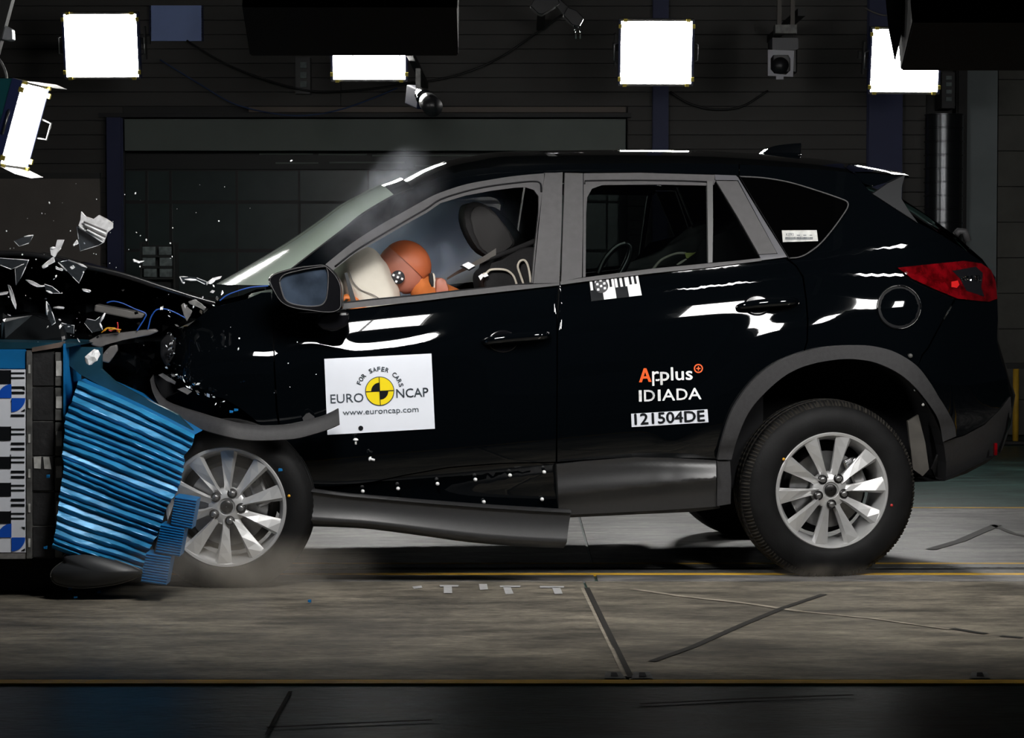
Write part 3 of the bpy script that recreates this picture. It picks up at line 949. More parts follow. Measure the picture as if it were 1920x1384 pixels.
def wtube(name, pts, Y, r, m, label, cat):
    P = [W(a, b, Y) for a, b in cr(pts, 6)]
    c = sum(P, Vector()) / len(P)
    return tag(tube(name, [p - c for p in P], r, m, None, 6, loc=c), label, cat)
CABBLK = mat('black_cable', (0.006, 0.006, 0.007), 0.5)
CABBLUE = mat('blue_cable', (0.03, 0.06, 0.16), 0.5)
wtube('cable', [(300, 112), (370, 155), (440, 195), (520, 214), (580, 216), (640, 205), (700, 184), (745, 165)], YW - 0.1, 0.006, CABBLUE, 'thin blue cable sagging across the wall under the half hidden floodlight', 'cable')
wtube('cable', [(350, 76), (420, 118), (500, 150), (580, 170), (660, 170), (760, 158), (850, 143), (930, 112), (1000, 66), (1056, 26)], YW - 0.25, 0.008, CABBLK, 'black cable swooping from the blue board to the overhead camera', 'cable')
wtube('cable', [(1256, 172), (1290, 193), (1335, 205), (1390, 200), (1440, 170)], YW - 0.1, 0.009, CABBLK, 'black cable sagging below the security camera', 'cable')
wtube('cable', [(1622, 15), (1640, 24), (1662, 29), (1690, 24)], YW - 0.3, 0.006, WEB, 'short pale cable beside the grey flap at the top', 'cable')
cbk = thing('lamp_bracket', 'pale clamp and bent cable above the teal sided floodlight', 'bracket', W(-4, 78, 2.2))
o0 = Vector(cbk.location)
lp('clamp', [(-20, 40), (2, 43), (22, 54), (23, 74), (14, 76), (-20, 68)], 2.2, 0.08, SILVER, cbk, o0)
tube('cable', [W(a, b, 2.2) - o0 for a, b in cr([(-12, 100), (2, 118), (10, 136), (12, 152)], 5)], 0.009, GREYMET, cbk, 6)
box('mounting_arm', W(-14, -40, 2.25) - o0, (0.05, 0.05, 0.5), COLDARK, cbk)

# ================================================================== THE CAR
rail = hermite([(739, 366), (776, 351), (819, 333), (870, 320), (960, 311), (1100, 307), (1230, 306), (1340, 307), (1440, 311), (1560, 320), (1640, 330), (1706, 345)])
RAILPTS = [(x, rail(x)) for x in range(776, 1600, 24)]
APILLAR = [(512, 530), (547, 504), (600, 463), (646, 428), (681, 400), (739, 366), (776, 351)]
FRAME_TOP = [(611, 495), (660, 456), (711, 423), (757, 397), (800, 373), (826, 361), (872, 346), (919, 337), (965, 330), (1020, 325), (1056, 323)]
side = panel('side_frame', [cr(APILLAR, 4)[:-1] + [p for p in RAILPTS if p[0] < 1384] + [(1385, rail(1385)), (1385, 331), (1340, 327), (1200, 323), (1056, 322.5)]
                            + cr(FRAME_TOP, 3)[::-1][1:] + [(600, 585), (508, 585)]], PAINT, far=True)
fender = panel('front_fender', [[(511, 584), (508, 548), (490, 549), (460, 562), (400, 576), (372, 596), (352, 612), (330, 617), (316, 622), (319, 642), (326, 660), (318, 676), (324, 692), (333, 700), (338, 712), (356, 716),
                                 (372, 728), (384, 731), (398, 741), (422, 748), (450, 765), (472, 782), (492, 800), (520, 840), (540, 880), (552, 908), (530, 850), (517, 770), (513, 690)]], PAINT, step=8, far=True)
fdoor = panel('front_door', [[(513, 587), (600, 587), (640, 582), (1047, 534), (1043.5, 600), (1043.5, 700), (1042, 866), (940, 868), (839, 876), (760, 890), (700, 903), (620, 912), (556, 914), (534, 850), (521, 770), (516, 690)]], PAINT, step=6, far=True)
rdoor = panel('rear_door', [[(1050, 533), (1472, 485), (1492, 500), (1504, 520), (1510, 560), (1513, 600), (1512, 640), (1506, 660)] + cr([(1500, 662), (1451, 683), (1410, 716), (1375, 765), (1356, 817), (1347, 860)], 3)
                            + [(1260, 858), (1180, 857), (1100, 862), (1045, 866), (1046, 700), (1046, 600)]], PAINT, step=6.5, far=True)
ARCH_OUT = [(1345.5, 862), (1356, 817), (1375, 765), (1410, 716), (1451, 683), (1503, 661), (1555, 650), (1607, 647.5), (1642, 650), (1680, 661), (1718, 685), (1743, 716), (1760, 744), (1774, 766), (1789, 795), (1793, 818)]
ARCH_IN = [(1371.6, 862), (1382, 824), (1403, 775), (1434, 737), (1476, 702), (1521, 683), (1573, 674), (1607, 674), (1642, 680), (1680, 697), (1711, 721), (1739, 754), (1760, 789), (1768, 829)]
arch_top = [p for p in cr(ARCH_OUT, 3) if 1506 < p[0] < 1722]
quarter = panel('quarter_panel', [[(1387, 332), (1387, 309)] + [p for p in RAILPTS if p[0] > 1387] + [(1600, 326), (1636, 364), (1720, 417), (1760, 438), (1800, 463), (1845, 494), (1866, 520), (1869, 558), (1789, 561), (1762, 608), (1739, 652), (1728, 665), (1722, 684)]
                                 + [(a, b + 6) for a, b in arch_top[::-1]] + [(1508, 662), (1515, 640), (1516, 600), (1513, 560), (1507, 518), (1494, 498), (1476, 483)]], PAINT, far=True)
bumper = panel('rear_bumper', [[(1792, 563), (1870, 562), (1871, 600), (1869, 640), (1876, 672), (1888, 705), (1894, 743), (1878, 764), (1846, 795), (1807, 816), (1792, 820), (1789, 795), (1774, 766), (1760, 744), (1743, 716), (1721, 688), (1731, 666), (1742, 653), (1765, 609)]], PAINT, far=True)
bl = panel('bumper_cladding', [[(1768, 829), (1807, 818), (1846, 797), (1878, 766), (1895, 744), (1897, 775), (1888, 820), (1878, 846), (1850, 868), (1812, 888), (1771, 902), (1755, 898), (1748, 880), (1760, 850)]], PLASTIC, off=-0.012, far=True, field=lambda x, y: FL(x, y) + 0.13 * max(0, (y - lerp(828, 752, (x - 1768) / 127)) / 90) ** 1.15)
box('reflector', C(1866, 842, FL(1866, 842) - 0.02), (0.012, 0.02, 0.05), REDGL, bl)
sill = panel('sill_panel', [[(545, 917), (620, 914), (700, 905), (760, 892), (839, 878), (940, 870), (1043, 868), (1180, 860), (1345, 862), (1350, 953), (1300, 960), (1122, 968), (1060, 971), (900, 972), (700, 974), (575, 975)]], PAINT, depth=0.12, off=0.012, far=True)
strim = panel('sill_trim', [[(1044, 871), (1100, 865), (1187, 858), (1256, 859), (1343, 864), (1343, 950), (1240, 957), (1140, 962), (1048, 966)]], SATIN, off=-0.022, depth=0.05,
              field=lambda x, y: FL(x, y) - 0.030 * max(0, min(1, (y - 872) / max(12, lerp(921, 897, (x - 1100) / 243) - 872))) ** 2.0 - 0.012 * sig((y - (868 + abs(x - 1190) * 0.03)) / 3) * 1.0 + 0.06 * sig((y - lerp(921, 897, (x - 1100) / 243) - 9) / 8), step=6)
panel('sill_trim_end', [[(1344.5, 865), (1369, 865), (1371, 900), (1370, 945), (1345, 949)]], PLASTIC, off=-0.02, depth=0.05, step=8)
archtrim = panel('wheel_arch_trim', [cr(ARCH_OUT, 4) + cr(ARCH_IN, 4)[::-1]], PLASTIC, off=-0.028, depth=0.06, step=7)
# window frames, pillars and belt strip
FI = [(800, 399), (826, 381), (872, 367), (919, 358), (965, 352), (985, 351), (1001, 356), (1010, 368), (1010.5, 395), (1008, 419), (1002, 472), (997, 531)]
wf = panel('window_frame', [cr(FRAME_TOP, 4)[:-2] + [(1020, 324), (1020.5, 336.6), (1009, 419), (999, 531)] + FI[::-1] + [(757, 423), (711, 450), (665, 476), (623, 508), (616, 520), (610, 540), (600, 540)]], FRAMEM, off=-0.008, step=6, far=True)
tube('frame_bead', [C(x, y, FL(x, y) - 0.012) for x, y in cr([(628, 500), (665, 471), (711, 443), (757, 416), (800, 391), (826, 374), (872, 359), (919, 349), (965, 343), (1000, 340), (1013, 344), (1015, 360)], 4)], 0.0035, SEAL, wf, 6)
panel('b_pillar_cover', [[(1022, 325), (1055, 323), (1053, 420), (1049, 530.5), (1000, 531.5), (1010, 430), (1017, 360)]], FRAMEM, off=-0.012, step=8, far=True)
panel('b_pillar_cover', [[(1059.5, 324), (1093, 325), (1093, 420), (1091, 520), (1052.5, 528), (1056, 420)]], FRAMEM, off=-0.012, step=8, far=True)
rf = panel('window_frame', [[(1094.5, 325), (1200, 324), (1340, 328), (1340, 338), (1342, 339), (1338, 347), (1326, 347), (1326, 348), (1230, 346), (1129, 347), (1110, 354), (1101, 370), (1099, 400), (1098, 519), (1093, 520)]], FRAMEM, off=-0.008, step=6, far=True)
tube('frame_bead', [C(x, y, FL(x, y) - 0.012) for x, y in [(1096, 345), (1097, 339), (1120, 338.5), (1200, 338), (1280, 339), (1325, 341)]], 0.003, SEAL, rf, 6)
panel('window_divider', [[(1326, 340), (1336.5, 340), (1337, 420), (1336, 492), (1328, 493), (1327, 420)]], mat('divider_metal', (0.15, 0.15, 0.15), 0.4, 0.5), off=-0.016, step=6, far=True)
panel('c_pillar_cover', [[(1342.5, 339), (1383, 339.5), (1420, 408), (1457, 475), (1423, 477), (1384, 408)]], FRAMEM, off=-0.014, step=8, far=True)
panel('c_pillar_trim', [[(1340, 327.5), (1380, 329), (1384, 333), (1430, 409), (1476, 482), (1428, 488), (1423.5, 478), (1458, 476), (1420, 406), (1384, 338), (1341.5, 337.5)]], mat('c_pillar_grey', (0.075, 0.075, 0.085), 0.45, bump=0.05, bscale=400), off=-0.010, step=6, far=True)
panel('belt_trim', [[(638, 570), (700, 563), (780, 555.5), (860, 546), (960, 535), (1049, 531), (1048.5, 535), (960, 545), (860, 556), (780, 566), (700, 574), (640, 580)]], FRAMEM, off=-0.016, step=5, far=True)
panel('belt_trim', [[(1051, 528), (1092, 521), (1222, 504), (1326, 494), (1380, 489), (1427, 484), (1428, 489), (1380, 495), (1326, 502), (1222, 512.5), (1092, 528.5), (1051, 534)]], FRAMEM, off=-0.016, step=5, far=True)
panel('window_seal', [[(640, 567), (700, 560), (780, 553), (860, 543.5), (997, 530), (997, 535), (860, 550), (780, 559), (700, 566), (640, 572)]], SEAL, off=-0.002, step=6, depth=0.04, far=True)
# panes
panel('window_glass', [[(1100, 345), (1230, 344), (1328, 345), (1328, 496), (1222, 506), (1097, 522)]], TINT, off=0.012, depth=0, step=12, far=True)
panel('window_glass', [[(1336, 340), (1344, 340), (1424, 480), (1424, 487), (1336, 494)]], TINT, off=0.004, depth=0, step=12, far=True)
QW = [(1388, 332), (1432, 334.5), (1479, 342.5), (1525, 356.5), (1571, 371.5), (1586, 378), (1589, 385), (1584, 396), (1562, 427), (1537, 456), (1513, 474), (1497, 481), (1480, 483)]
panel('quarter_window_seal', [[(a + (a - 1490) * 0.03, b + (b - 405) * 0.04) for a, b in QW]], SEAL, off=-0.003, step=9, depth=0.0)
qg = panel('quarter_window', [QW], mat('black_privacy_glass', (0.0006, 0.0006, 0.0007), 0.04, 0, 0.35), off=-0.007, step=9, depth=0.01, far=True)
tube('bright_edge', [C(x, y, FL(x, y) - 0.009) for x, y in cr([(1388, 331), (1432, 333.5), (1479, 341.5), (1525, 355), (1571, 370.5), (1588, 378), (1590, 386), (1584, 398), (1562, 429), (1537, 458), (1513, 476), (1497, 482.5), (1481, 484)], 4)], 0.0028, FRAMEM, qg, 6)

# roof, windscreen, rear window, tailgate: sheets spanning to the far flank
def span(name, stations, m, ns=26, parent=car, power=2.3, shrink=1.0, zoff=0.0):
    """stations: (px, py, bulge vector) along the near edge; mirrored to the far edge"""
    rows = []
    for px, py, bx, bz in stations:
        a = C(px, py, FL(px, py))
        r = []
        for i in range(ns + 1):
            s = -1 + 2 * i / ns
            k = 1 - abs(s) ** power
            r.append(Vector((a.x + bx * k, -a.y * s, a.z + bz * k + zoff)))
        rows.append(r)
    return grid_obj(name, rows, m, parent)
roof_st = [(x, rail(x), -0.02 * (1 if x < 900 else 0), 0.080 * min(1, 0.55 + (x - 770) / 400)) for x in list(range(770, 1600, 22)) + [1606]]
roof = span('roof_panel', roof_st, PAINT)
span('headliner', [(x, y + 12, bx, bz) for x, y, bx, bz in roof_st], mat('dark_headliner', (0.03, 0.03, 0.03), 0.9), 16)
ws = cr([(505, 535, -0.21, 0.0), (547, 504, -0.15, 0.02), (600, 463, -0.09, 0.04), (646, 428, -0.06, 0.055), (681, 400, -0.045, 0.06), (739, 366, -0.03, 0.06)], 4)
windshield = span('windshield', ws, WSHIELD)
hd = span('windshield_header', [(739, 366, -0.03, 0.06), (758, 358, -0.025, 0.058), (772, 352, -0.02, 0.06)], PAINT)
tube('windshield_seal', [C(x, y, FL(x, y) - 0.004) for x, y in cr(APILLAR, 4)], 0.004, SEAL, windshield, 6)
rg = span('rear_window', [(1640, 355, 0.02, 0.055), (1690, 372, 0.03, 0.045), (1745, 408, 0.05, 0.04), (1800, 449, 0.06, 0.03), (1842, 486, 0.07, 0.015)], mat('rear_black_glass', (0.003, 0.003, 0.003), 0.05, coat=1))
tg = span('tailgate', [(1842, 486, 0.07, 0.015), (1866, 520, 0.09, 0.0), (1870, 562, 0.10, 0.0), (1871, 600, 0.10, 0.0), (1869, 640, 0.11, 0), (1880, 690, 0.12, 0), (1894, 745, 0.12, 0), (1890, 800, 0.10, 0), (1875, 850, 0.06, 0)], PAINT)
lid = span('hatch_underside', [(1875, 850, 0.06, 0), (1771, 902, 0, 0), (1700, 905, 0, 0)], DARK)
tube('rear_wiper', [C(1792, 440, 0.55), C(1797, 434, 0.55), C(1808, 434, 0.55), C(1815, 452, 0.55)], 0.016, PLASTIC, rg, 8)
span('spoiler_top', [(1596, 322, 0, 0.070), (1630, 322, 0, 0.062), (1670, 326, 0, 0.052), (1704, 329, 0.01, 0.045), (1705, 333, 0.01, 0.03)], PAINT)
sl = FL(1650, 330)
spo = cprism('spoiler', [(1598, 324), (1640, 325), (1690, 329), (1704, 332), (1702, 335), (1690, 338), (1660, 343), (1636, 350), (1604, 340)], sl + 0.02, 2 * (HWID - sl - 0.02), PAINT, bevel=0.006)
panel('spoiler_fin', [[(1637, 363), (1665, 344), (1697, 328), (1691, 350), (1690, 372), (1702, 392), (1721, 418)]], mat('spoiler_grey', (0.015, 0.016, 0.0175), 0.5, 0, 0.3), off=-0.012, depth=0.03, step=7, far=True)
an = cprism('roof_antenna', cr([(1424, 293), (1440, 279), (1455, 273), (1479, 270), (1503, 268)], 3) + [(1501, 294)], 0.88, 0.08, PAINT, bevel=0.004)
tube('antenna_tip', [C(1500, 289, 0.87), C(1503, 291, 0.87)], 0.006, CHROME, an, 6)
for x, y in ((1031, 296), (1355, 294)):
    box('roof_clip', C(x, y, 0.62), (0.016, 0.02, 0.012), GREYMET, roof)
# tail lamp
LAMP = [(1683, 502), (1739, 496), (1808, 489), (1840, 494), (1858, 506), (1867, 529), (1870, 560), (1854, 566), (1796, 560), (1750, 541), (1711, 523)]
lamp = panel('tail_lamp', [LAMP], REDGL, off=-0.014, depth=0.04, step=7, far=True)
panel('clear_lens', [[(1786, 508), (1830, 500), (1843, 512), (1840, 540), (1846, 556), (1812, 545), (1800, 522)]], CLEARGL, lamp, off=-0.017, depth=0.004, step=6)
panel('chrome_reflector', [[(1799, 521), (1815, 517), (1836, 516), (1842, 526), (1836, 529), (1815, 525), (1804, 527)]], CHROME, lamp, off=-0.019, depth=0.004, step=3, field=lambda x, y: FL(x, y) + 0.006 * math.sin(x * 1.3) + 0.003 * math.sin(y * 1.1), flat=True)
panel('reflex_spot', [[(1784, 528), (1796, 526), (1799, 534), (1794, 540), (1784, 538)]], mat('bright_red', (0.75, 0.02, 0.02), 0.15, coat=1), lamp, off=-0.017, depth=0.004, step=4)
# fuel flap: dark ring and a slightly domed lid
circ = lambda cx, cy, r, n=32, sy=1.0: [(cx + r * math.cos(2 * PI * i / n), cy + r * sy * math.sin(2 * PI * i / n)) for i in range(n)]
panel('fuel_flap_gap', [circ(1686, 576, 42)], SEAL, quarter, off=-0.002, depth=0, step=10)
panel('fuel_flap', [circ(1686, 576, 40)], PAINT, quarter, off=-0.005, depth=0.004, step=6, field=lambda x, y: FL(x, y) + 0.004 * (((x - 1686) ** 2 + (y - 576) ** 2) / 1600))
tube('flap_edge', [C(x, y, FL(x, y) - 0.006) for x, y in circ(1686, 576, 40.5, 40)] + [C(1726.5, 576, FL(1726.5, 576) - 0.006)], 0.0022, PAINT, quarter, 6)
tube('plug', [C(1707, 667, FL(1707, 667)), C(1707, 667, FL(1707, 667) - 0.008)], 0.009, GREYMET, quarter, 12)
# door handles
def handle(door, bx, by, rb, x0, y0, x1, y1):
    d = Decal(); d.add([(bx, by)] + [(bx + rb * 1.35 * math.cos(2 * PI * i / 28), by + rb * math.sin(2 * PI * i / 28)) for i in range(28)], [(0, i + 1, (i + 1) % 28 + 1) for i in range(28)])
    verts = []
    for i, (a, b) in enumerate(d.v):
        verts.append(C(a, b, FL(a, b) + (0.022 if i == 0 else -0.002)))
    # bowl: three rings sinking into the door
    vs, fs = [], []
    for j, (q, dp) in enumerate(((1.0, -0.003), (0.93, -0.005), (0.8, -0.0045), (0.4, -0.004), (0.01, -0.004))):
        for i in range(28):
            a = bx + rb * 1.3 * q * math.cos(2 * PI * i / 28); b = by + rb * q * math.sin(2 * PI * i / 28)
            vs.append(C(a, b, FL(a, b) + dp))
    for j in range(4):
        for i in range(28):
            fs.append((j * 28 + i, j * 28 + (i + 1) % 28, (j + 1) * 28 + (i + 1) % 28, (j + 1) * 28 + i))
    mesh_obj('handle_bowl', vs, fs, mat('handle_black', (0.003, 0.003, 0.004), 0.15), door, True)
    P = [(x0, y0, 0.0), (lerp(x0, x1, .08), lerp(y0, y1, .08) - 2, -0.030), (lerp(x0, x1, .25), lerp(y0, y1, .25) - 3, -0.042), (lerp(x0, x1, .5), lerp(y0, y1, .5) - 3, -0.046), (lerp(x0, x1, .75), lerp(y0, y1, .75) - 2, -0.042), (lerp(x0, x1, .93), lerp(y0, y1, .93) - 1, -0.03), (x1, y1, 0.0)]
    P = cr(P, 5)
    n = len(P)
    tube('door_handle', [C(a, b, FL(a, b) + c) for a, b, c in P], 0.014, PAINT, door, 12, [0.012 + 0.0045 * math.sin(PI * i / (n - 1)) + 0.004 * (i / (n - 1)) for i in range(n)])
    tube('lock_cover', [C(lerp(x0, x1, .86), lerp(y0, y1, .86), FL(x1, y1) - 0.052), C(lerp(x0, x1, .86), lerp(y0, y1, .86), FL(x1, y1) - 0.030)], 0.010, CHROME, door, 12)
handle(fdoor, 943, 640, 21, 908, 642, 1026, 629)
handle(rdoor, 1420, 572, 20, 1384, 577, 1492, 566)
# ---- door mirror
mo = [(504, 528), (507, 518), (520, 511), (555, 501.5), (590, 497), (606, 496), (617, 502), (631, 517), (640, 536), (641, 560), (639, 580), (618, 587), (580, 583), (545, 577), (525, 566), (513, 548)]
mo = cr(mo, 3, True)
mc = (575, 540)
def ring(q, v, dx=0, dy=0, L=mo): return [C(mc[0] + (a - mc[0]) * q + dx, mc[1] + (b - mc[1]) * q + dy, v) for a, b in L]
MATTEB = mat('mirror_housing_black', (0.003, 0.003, 0.004), 0.22, 0, 0.3)
mir = link('door_mirror', None, car)
rings = [ring(0.93, -0.165), ring(0.97, -0.17), ring(1.0, -0.160), ring(1.01, -0.12), ring(0.96, -0.07, 6), ring(0.75, -0.03, 14, 2), ring(0.35, -0.015, 18, 4)]
n = len(mo)
vs = [p for r in rings for p in r]
fs = [(j * n + i, j * n + (i + 1) % n, (j + 1) * n + (i + 1) % n, (j + 1) * n + i) for j in range(len(rings) - 1) for i in range(n)] + [tuple((len(rings) - 1) * n + i for i in range(n))]
autosmooth(mesh_obj('mirror_shell', vs, fs, MATTEB, mir), 60)
mg = [(526, 529), (530, 520), (540, 514), (575, 506), (604, 502), (611, 505), (614, 520), (612, 552), (607, 566), (597, 572), (575, 573), (550, 569), (537, 562), (531, 550)]
mg = cr(mg, 3, True)
rr = [C(a, b, -0.150) for a, b in mg]
inner_ring = [C(mc[0] + (a - mc[0]) * 1.04, mc[1] + (b - mc[1]) * 1.05, -0.168) for a, b in mg]
k = len(mg)
mesh_obj('mirror_bezel', inner_ring + rr + rings[0][:0], [(i, (i + 1) % k, k + (i + 1) % k, k + i) for i in range(k)], FRAMEM, mir, True)
outer_face = ring(0.975, -0.169)
bm = bmesh.new()
ov = [bm.verts.new(p) for p in outer_face]; iv = [bm.verts.new(p) for p in inner_ring]
for L in (ov, iv):
    for i in range(len(L)): bm.edges.new((L[i], L[(i + 1) % len(L)]))
bmesh.ops.triangle_fill(bm, use_beauty=True, use_dissolve=False, edges=list(bm.edges))
bm_obj('mirror_face', bm, MATTEB, mir)
mesh_obj('mirror_glass', [p + Vector((0, 0.002, 0)) for p in rr], [tuple(range(k))], mat('mirror_reflection_tint', (0.035, 0.048, 0.07), 0.42, 1.0, var=0.5, scale=9), mir)  # dark blue mottled colour stands in for the reflected hall
tube('mirror_edge_highlight', [p + Vector((0, -0.001, 0)) for p in ring(0.965, -0.1705)] + [ring(0.965, -0.1705)[0]], 0.0017, FRAMEM, mir, 6)  # lighter tubes here and below paint highlights along the frame edges
tube('glass_edge_highlight', inner_ring + inner_ring[:1], 0.0017, FRAMEM, mir, 6)
cprism('mirror_foot', [(592, 607), (600, 590), (612, 586), (655, 585), (655, 600), (650, 613), (630, 622), (605, 619)], -0.10, 0.13, MATTEB, mir, bevel=0.012)
# ---- underbody, wheel housings, cabin floor
box('underbody', (-0.15, 0.10, 0.42), (3.3, 1.45, 0.20), DARK, car)
for s in (-1, 1):
    box('cabin_side_sill', (0.0, s * 0.66, 0.55), (1.9, 0.2, 0.4), DARK, car)
WR = C(1560, 920, 0.02)          # rear wheel centre
WF = C(424, 951, -0.06)          # front wheel centre
def liner(name, c, r, w0, w1, sgn=1):
    vs, fs = [], []
    N = 24
    for i in range(N + 1):
        q = math.radians(lerp(-5, 195, i / N))
        for y in (w0, w1):
            vs.append(Vector((c.x + r * math.cos(q), sgn * (-HWID + y), c.z + 0.02 + r * math.sin(q))))
    for i in range(N):
        fs.append((2 * i, 2 * i + 1, 2 * i + 3, 2 * i + 2))
    m0 = len(vs)
    vs += [Vector((c.x + r * math.cos(math.radians(lerp(-5, 195, i / N))), sgn * (-HWID + w1), c.z + 0.02 + r * math.sin(math.radians(lerp(-5, 195, i / N))))) for i in range(N + 1)]
    fs.append(tuple(m0 + i for i in range(N + 1)))
    return mesh_obj(name, vs, fs, DARK, car)
LR = 0.47
for s in (1, -1):
    liner('wheel_housing', Vector((WR.x, 0, WR.z + 0.06)), LR, 0.02, 0.34, s)
liner('wheel_housing', Vector((WF.x, 0, WF.z)), 0.46, 0.05, 0.34, 1)
box('rear_floor', (WR.x - 0.1, 0, 0.62), (1.0, 1.0, 0.25), DARK, car)
cprism('mud_shield', [(1702, 790), (1722, 778), (1735, 830), (1742, 880), (1730, 893), (1712, 880)], 0.10, 0.02, mat('dusty_shield', (0.055, 0.05, 0.043), 0.6, var=0.3), car)
cprism('exhaust_box', [(1300, 950), (1312, 968), (1340, 985), (1372, 975), (1400, 940), (1380, 900)], 0.8, 0.5, DARK, car, bevel=0.03)
for x, y in ((1716, 731), (1731, 759)):
    tube('liner_clip', [C(x, y, 0.06), C(x, y, 0.04)], 0.006, WHITEMET, car, 8)

# ---- wheels
T_PROF = [(0.224, 0.03), (0.226, 0.008), (0.236, -0.006), (0.262, -0.016), (0.290, -0.017), (0.318, -0.009), (0.330, -0.001), (0.334, 0.002), (0.346, 0.012), (0.3555, 0.026), (0.360, 0.042), (0.3615, 0.060),
          (0.3545, 0.063), (0.3545, 0.071), (0.3625, 0.074), (0.3635, 0.10), (0.3565, 0.103), (0.3565, 0.112), (0.3635, 0.115), (0.3625, 0.14), (0.355, 0.143), (0.355, 0.151), (0.361, 0.154), (0.356, 0.185), (0.335, 0.21), (0.28, 0.225), (0.224, 0.19)]
def wheel(c, rz, a0, flat=0.0, lod=False, sgn=1):
    w_ = link('wheel', None, car, c)
    w_.rotation_euler = (0, 0, rz)
    def md(i, k):
        return -0.006 if (8 <= i <= 9 and k % 2) else (-0.003 if i == 10 and k % 2 else 0)
    ty = lathe('tyre', T_PROF, RUBBER, w_, 192 if not lod else 64, mod=md if not lod else None, ang=50)
    if not lod and not flat:
        lathe('tread', [(0.340, 0.0068), (0.3475, 0.0115), (0.3570, 0.0255), (0.3612, 0.042), (0.3625, 0.0605), (0.3555, 0.063), (0.3555, 0.071), (0.3635, 0.0738), (0.3645, 0.10), (0.3575, 0.103), (0.3575, 0.112), (0.3645, 0.115), (0.3635, 0.14), (0.356, 0.143), (0.356, 0.151), (0.362, 0.154), (0.357, 0.185), (0.34, 0.208)],
              mat('dusty_tread', (0.026, 0.0235, 0.020), 0.75, 0, 0.15, var=0.35, scale=30), w_, 300, mod=lambda i, k: -0.0075 if (1 <= i <= 4 and k % 2) else (-0.004 if i in (7, 8, 11, 12, 15) and k % 3 == 0 else 0), ang=25)
    if flat:
        for v in ty.data.vertices:       # deflated: sags onto the floor
            r = math.hypot(v.co.x, v.co.z)
            if r > 0.225:
                q = (r - 0.225) / 0.137
                v.co.x *= lerp(1, 0.93, q); v.co.z *= lerp(1, 0.93, q)
            lim = -flat
            if v.co.z < lim + 0.0:
                over = lim - v.co.z
                v.co.z = lim + (-over * 0.04)
                v.co.y -= over * 0.35
    rim = lathe('rim', [(0.229, 0.012), (0.236, -0.003), (0.231, -0.008), (0.222, -0.006), (0.217, 0.004), (0.211, 0.02), (0.203, 0.05), (0.198, 0.11), (0.21, 0.18)], ALLOY, w_, 96)
    if lod: return w_
    lathe('hub', [(0.004, 0.020), (0.028, 0.020), (0.034, 0.014), (0.060, 0.018), (0.072, 0.028), (0.075, 0.06), (0.004, 0.06)], ALLOY, w_, 40)
    me = None
    for i in range(10):
        if me is None:
            vs = []
            for (r, hw, y, rd) in ((0.050, 0.017, 0.024, 0.020), (0.085, 0.0145, 0.019, 0.026), (0.13, 0.020, 0.011, 0.024), (0.18, 0.0275, 0.004, 0.018), (0.222, 0.034, -0.001, 0.010)):
                vs += [(r, y + 0.034, -hw * 0.8), (r, y + 0.008, -hw), (r, y - rd * 0.55, -hw * 0.62), (r, y + 0.002, hw * 0.70), (r, y + 0.006, hw), (r, y + 0.034, hw * 0.8)]
            fs = []
            for j in range(4):
                for q in range(6):
                    q2 = (q + 1) % 6
                    fs.append((j * 6 + q, j * 6 + q2, (j + 1) * 6 + q2, (j + 1) * 6 + q))
            fs += [tuple(range(6)), tuple(24 + q for q in range(6))[::-1]]
            o = mesh_obj('spoke', vs, fs, ALLOY, w_)
            bm = bmesh.new(); bm.from_mesh(o.data); bmesh.ops.recalc_face_normals(bm, faces=bm.faces); bm.to_mesh(o.data); bm.free()
            me = o.data
        else:
            o = link('spoke', me, w_)
        o.rotation_euler = (0, -math.radians(a0 + 36 * i), 0)
    for i in range(5):
        q = math.radians(a0 + 52 + 72 * i)
        p = Vector((0.056 * math.cos(q), 0, 0.056 * math.sin(q)))
        tube('lug_well', [p + Vector((0, 0.022, 0)), p + Vector((0, 0.013, 0))], 0.0195, GUN, w_, 14)
        tube('lug_nut', [p + Vector((0, 0.02, 0)), p + Vector((0, 0.004, 0)), p + Vector((0, 0.001, 0))], 0.011, STEEL, w_, 8, [0.013, 0.012, 0.006])
    lathe('centre_cap', [(0.002, 0.008), (0.018, 0.008), (0.024, 0.012), (0.026, 0.021)], GUN, w_, 24)
    lathe('brake_disc', [(0.05, 0.075), (0.155, 0.075), (0.155, 0.095), (0.05, 0.095)], STEEL, w_, 48)
    lathe('backing_plate', [(0.01, 0.115), (0.17, 0.12), (0.185, 0.14)], DARK, w_, 32)
    box('brake_caliper', (0.12, 0.075, 0.06), (0.06, 0.05, 0.13), STEEL, w_, 0.012, Matrix.Rotation(-0.4, 3, 'Y'))
    box('brake_caliper_foot', (0.09, 0.075, 0.10), (0.05, 0.05, 0.05), CHROME, w_, 0.01, Matrix.Rotation(-0.4, 3, 'Y'))
    return w_
w1 = wheel(WR, math.radians(3.5), 5)
for x, z, m in ((-0.205, 0.130, YELWIRE), (0.245, -0.062, REDWIRE)):
    tube('paint_dot', [Vector((x * 1.0, -0.0125, z)), Vector((x, -0.0155, z))], 0.006, m, w1, 8)
w2 = wheel(Vector((WR.x, -WR.y, WR.z)), PI, 20, lod=True)
w3 = wheel(WF, math.radians(-7), 15, flat=0.318)
w4 = wheel(Vector((WF.x - 0.12, -WF.y - 0.05, 0.36)), PI + 0.1, 0, lod=True)
tube('paint_dot', [Vector((0.245, -0.0125, 0.045)), Vector((0.245, -0.0155, 0.045))], 0.006, YELWIRE, w3, 8)

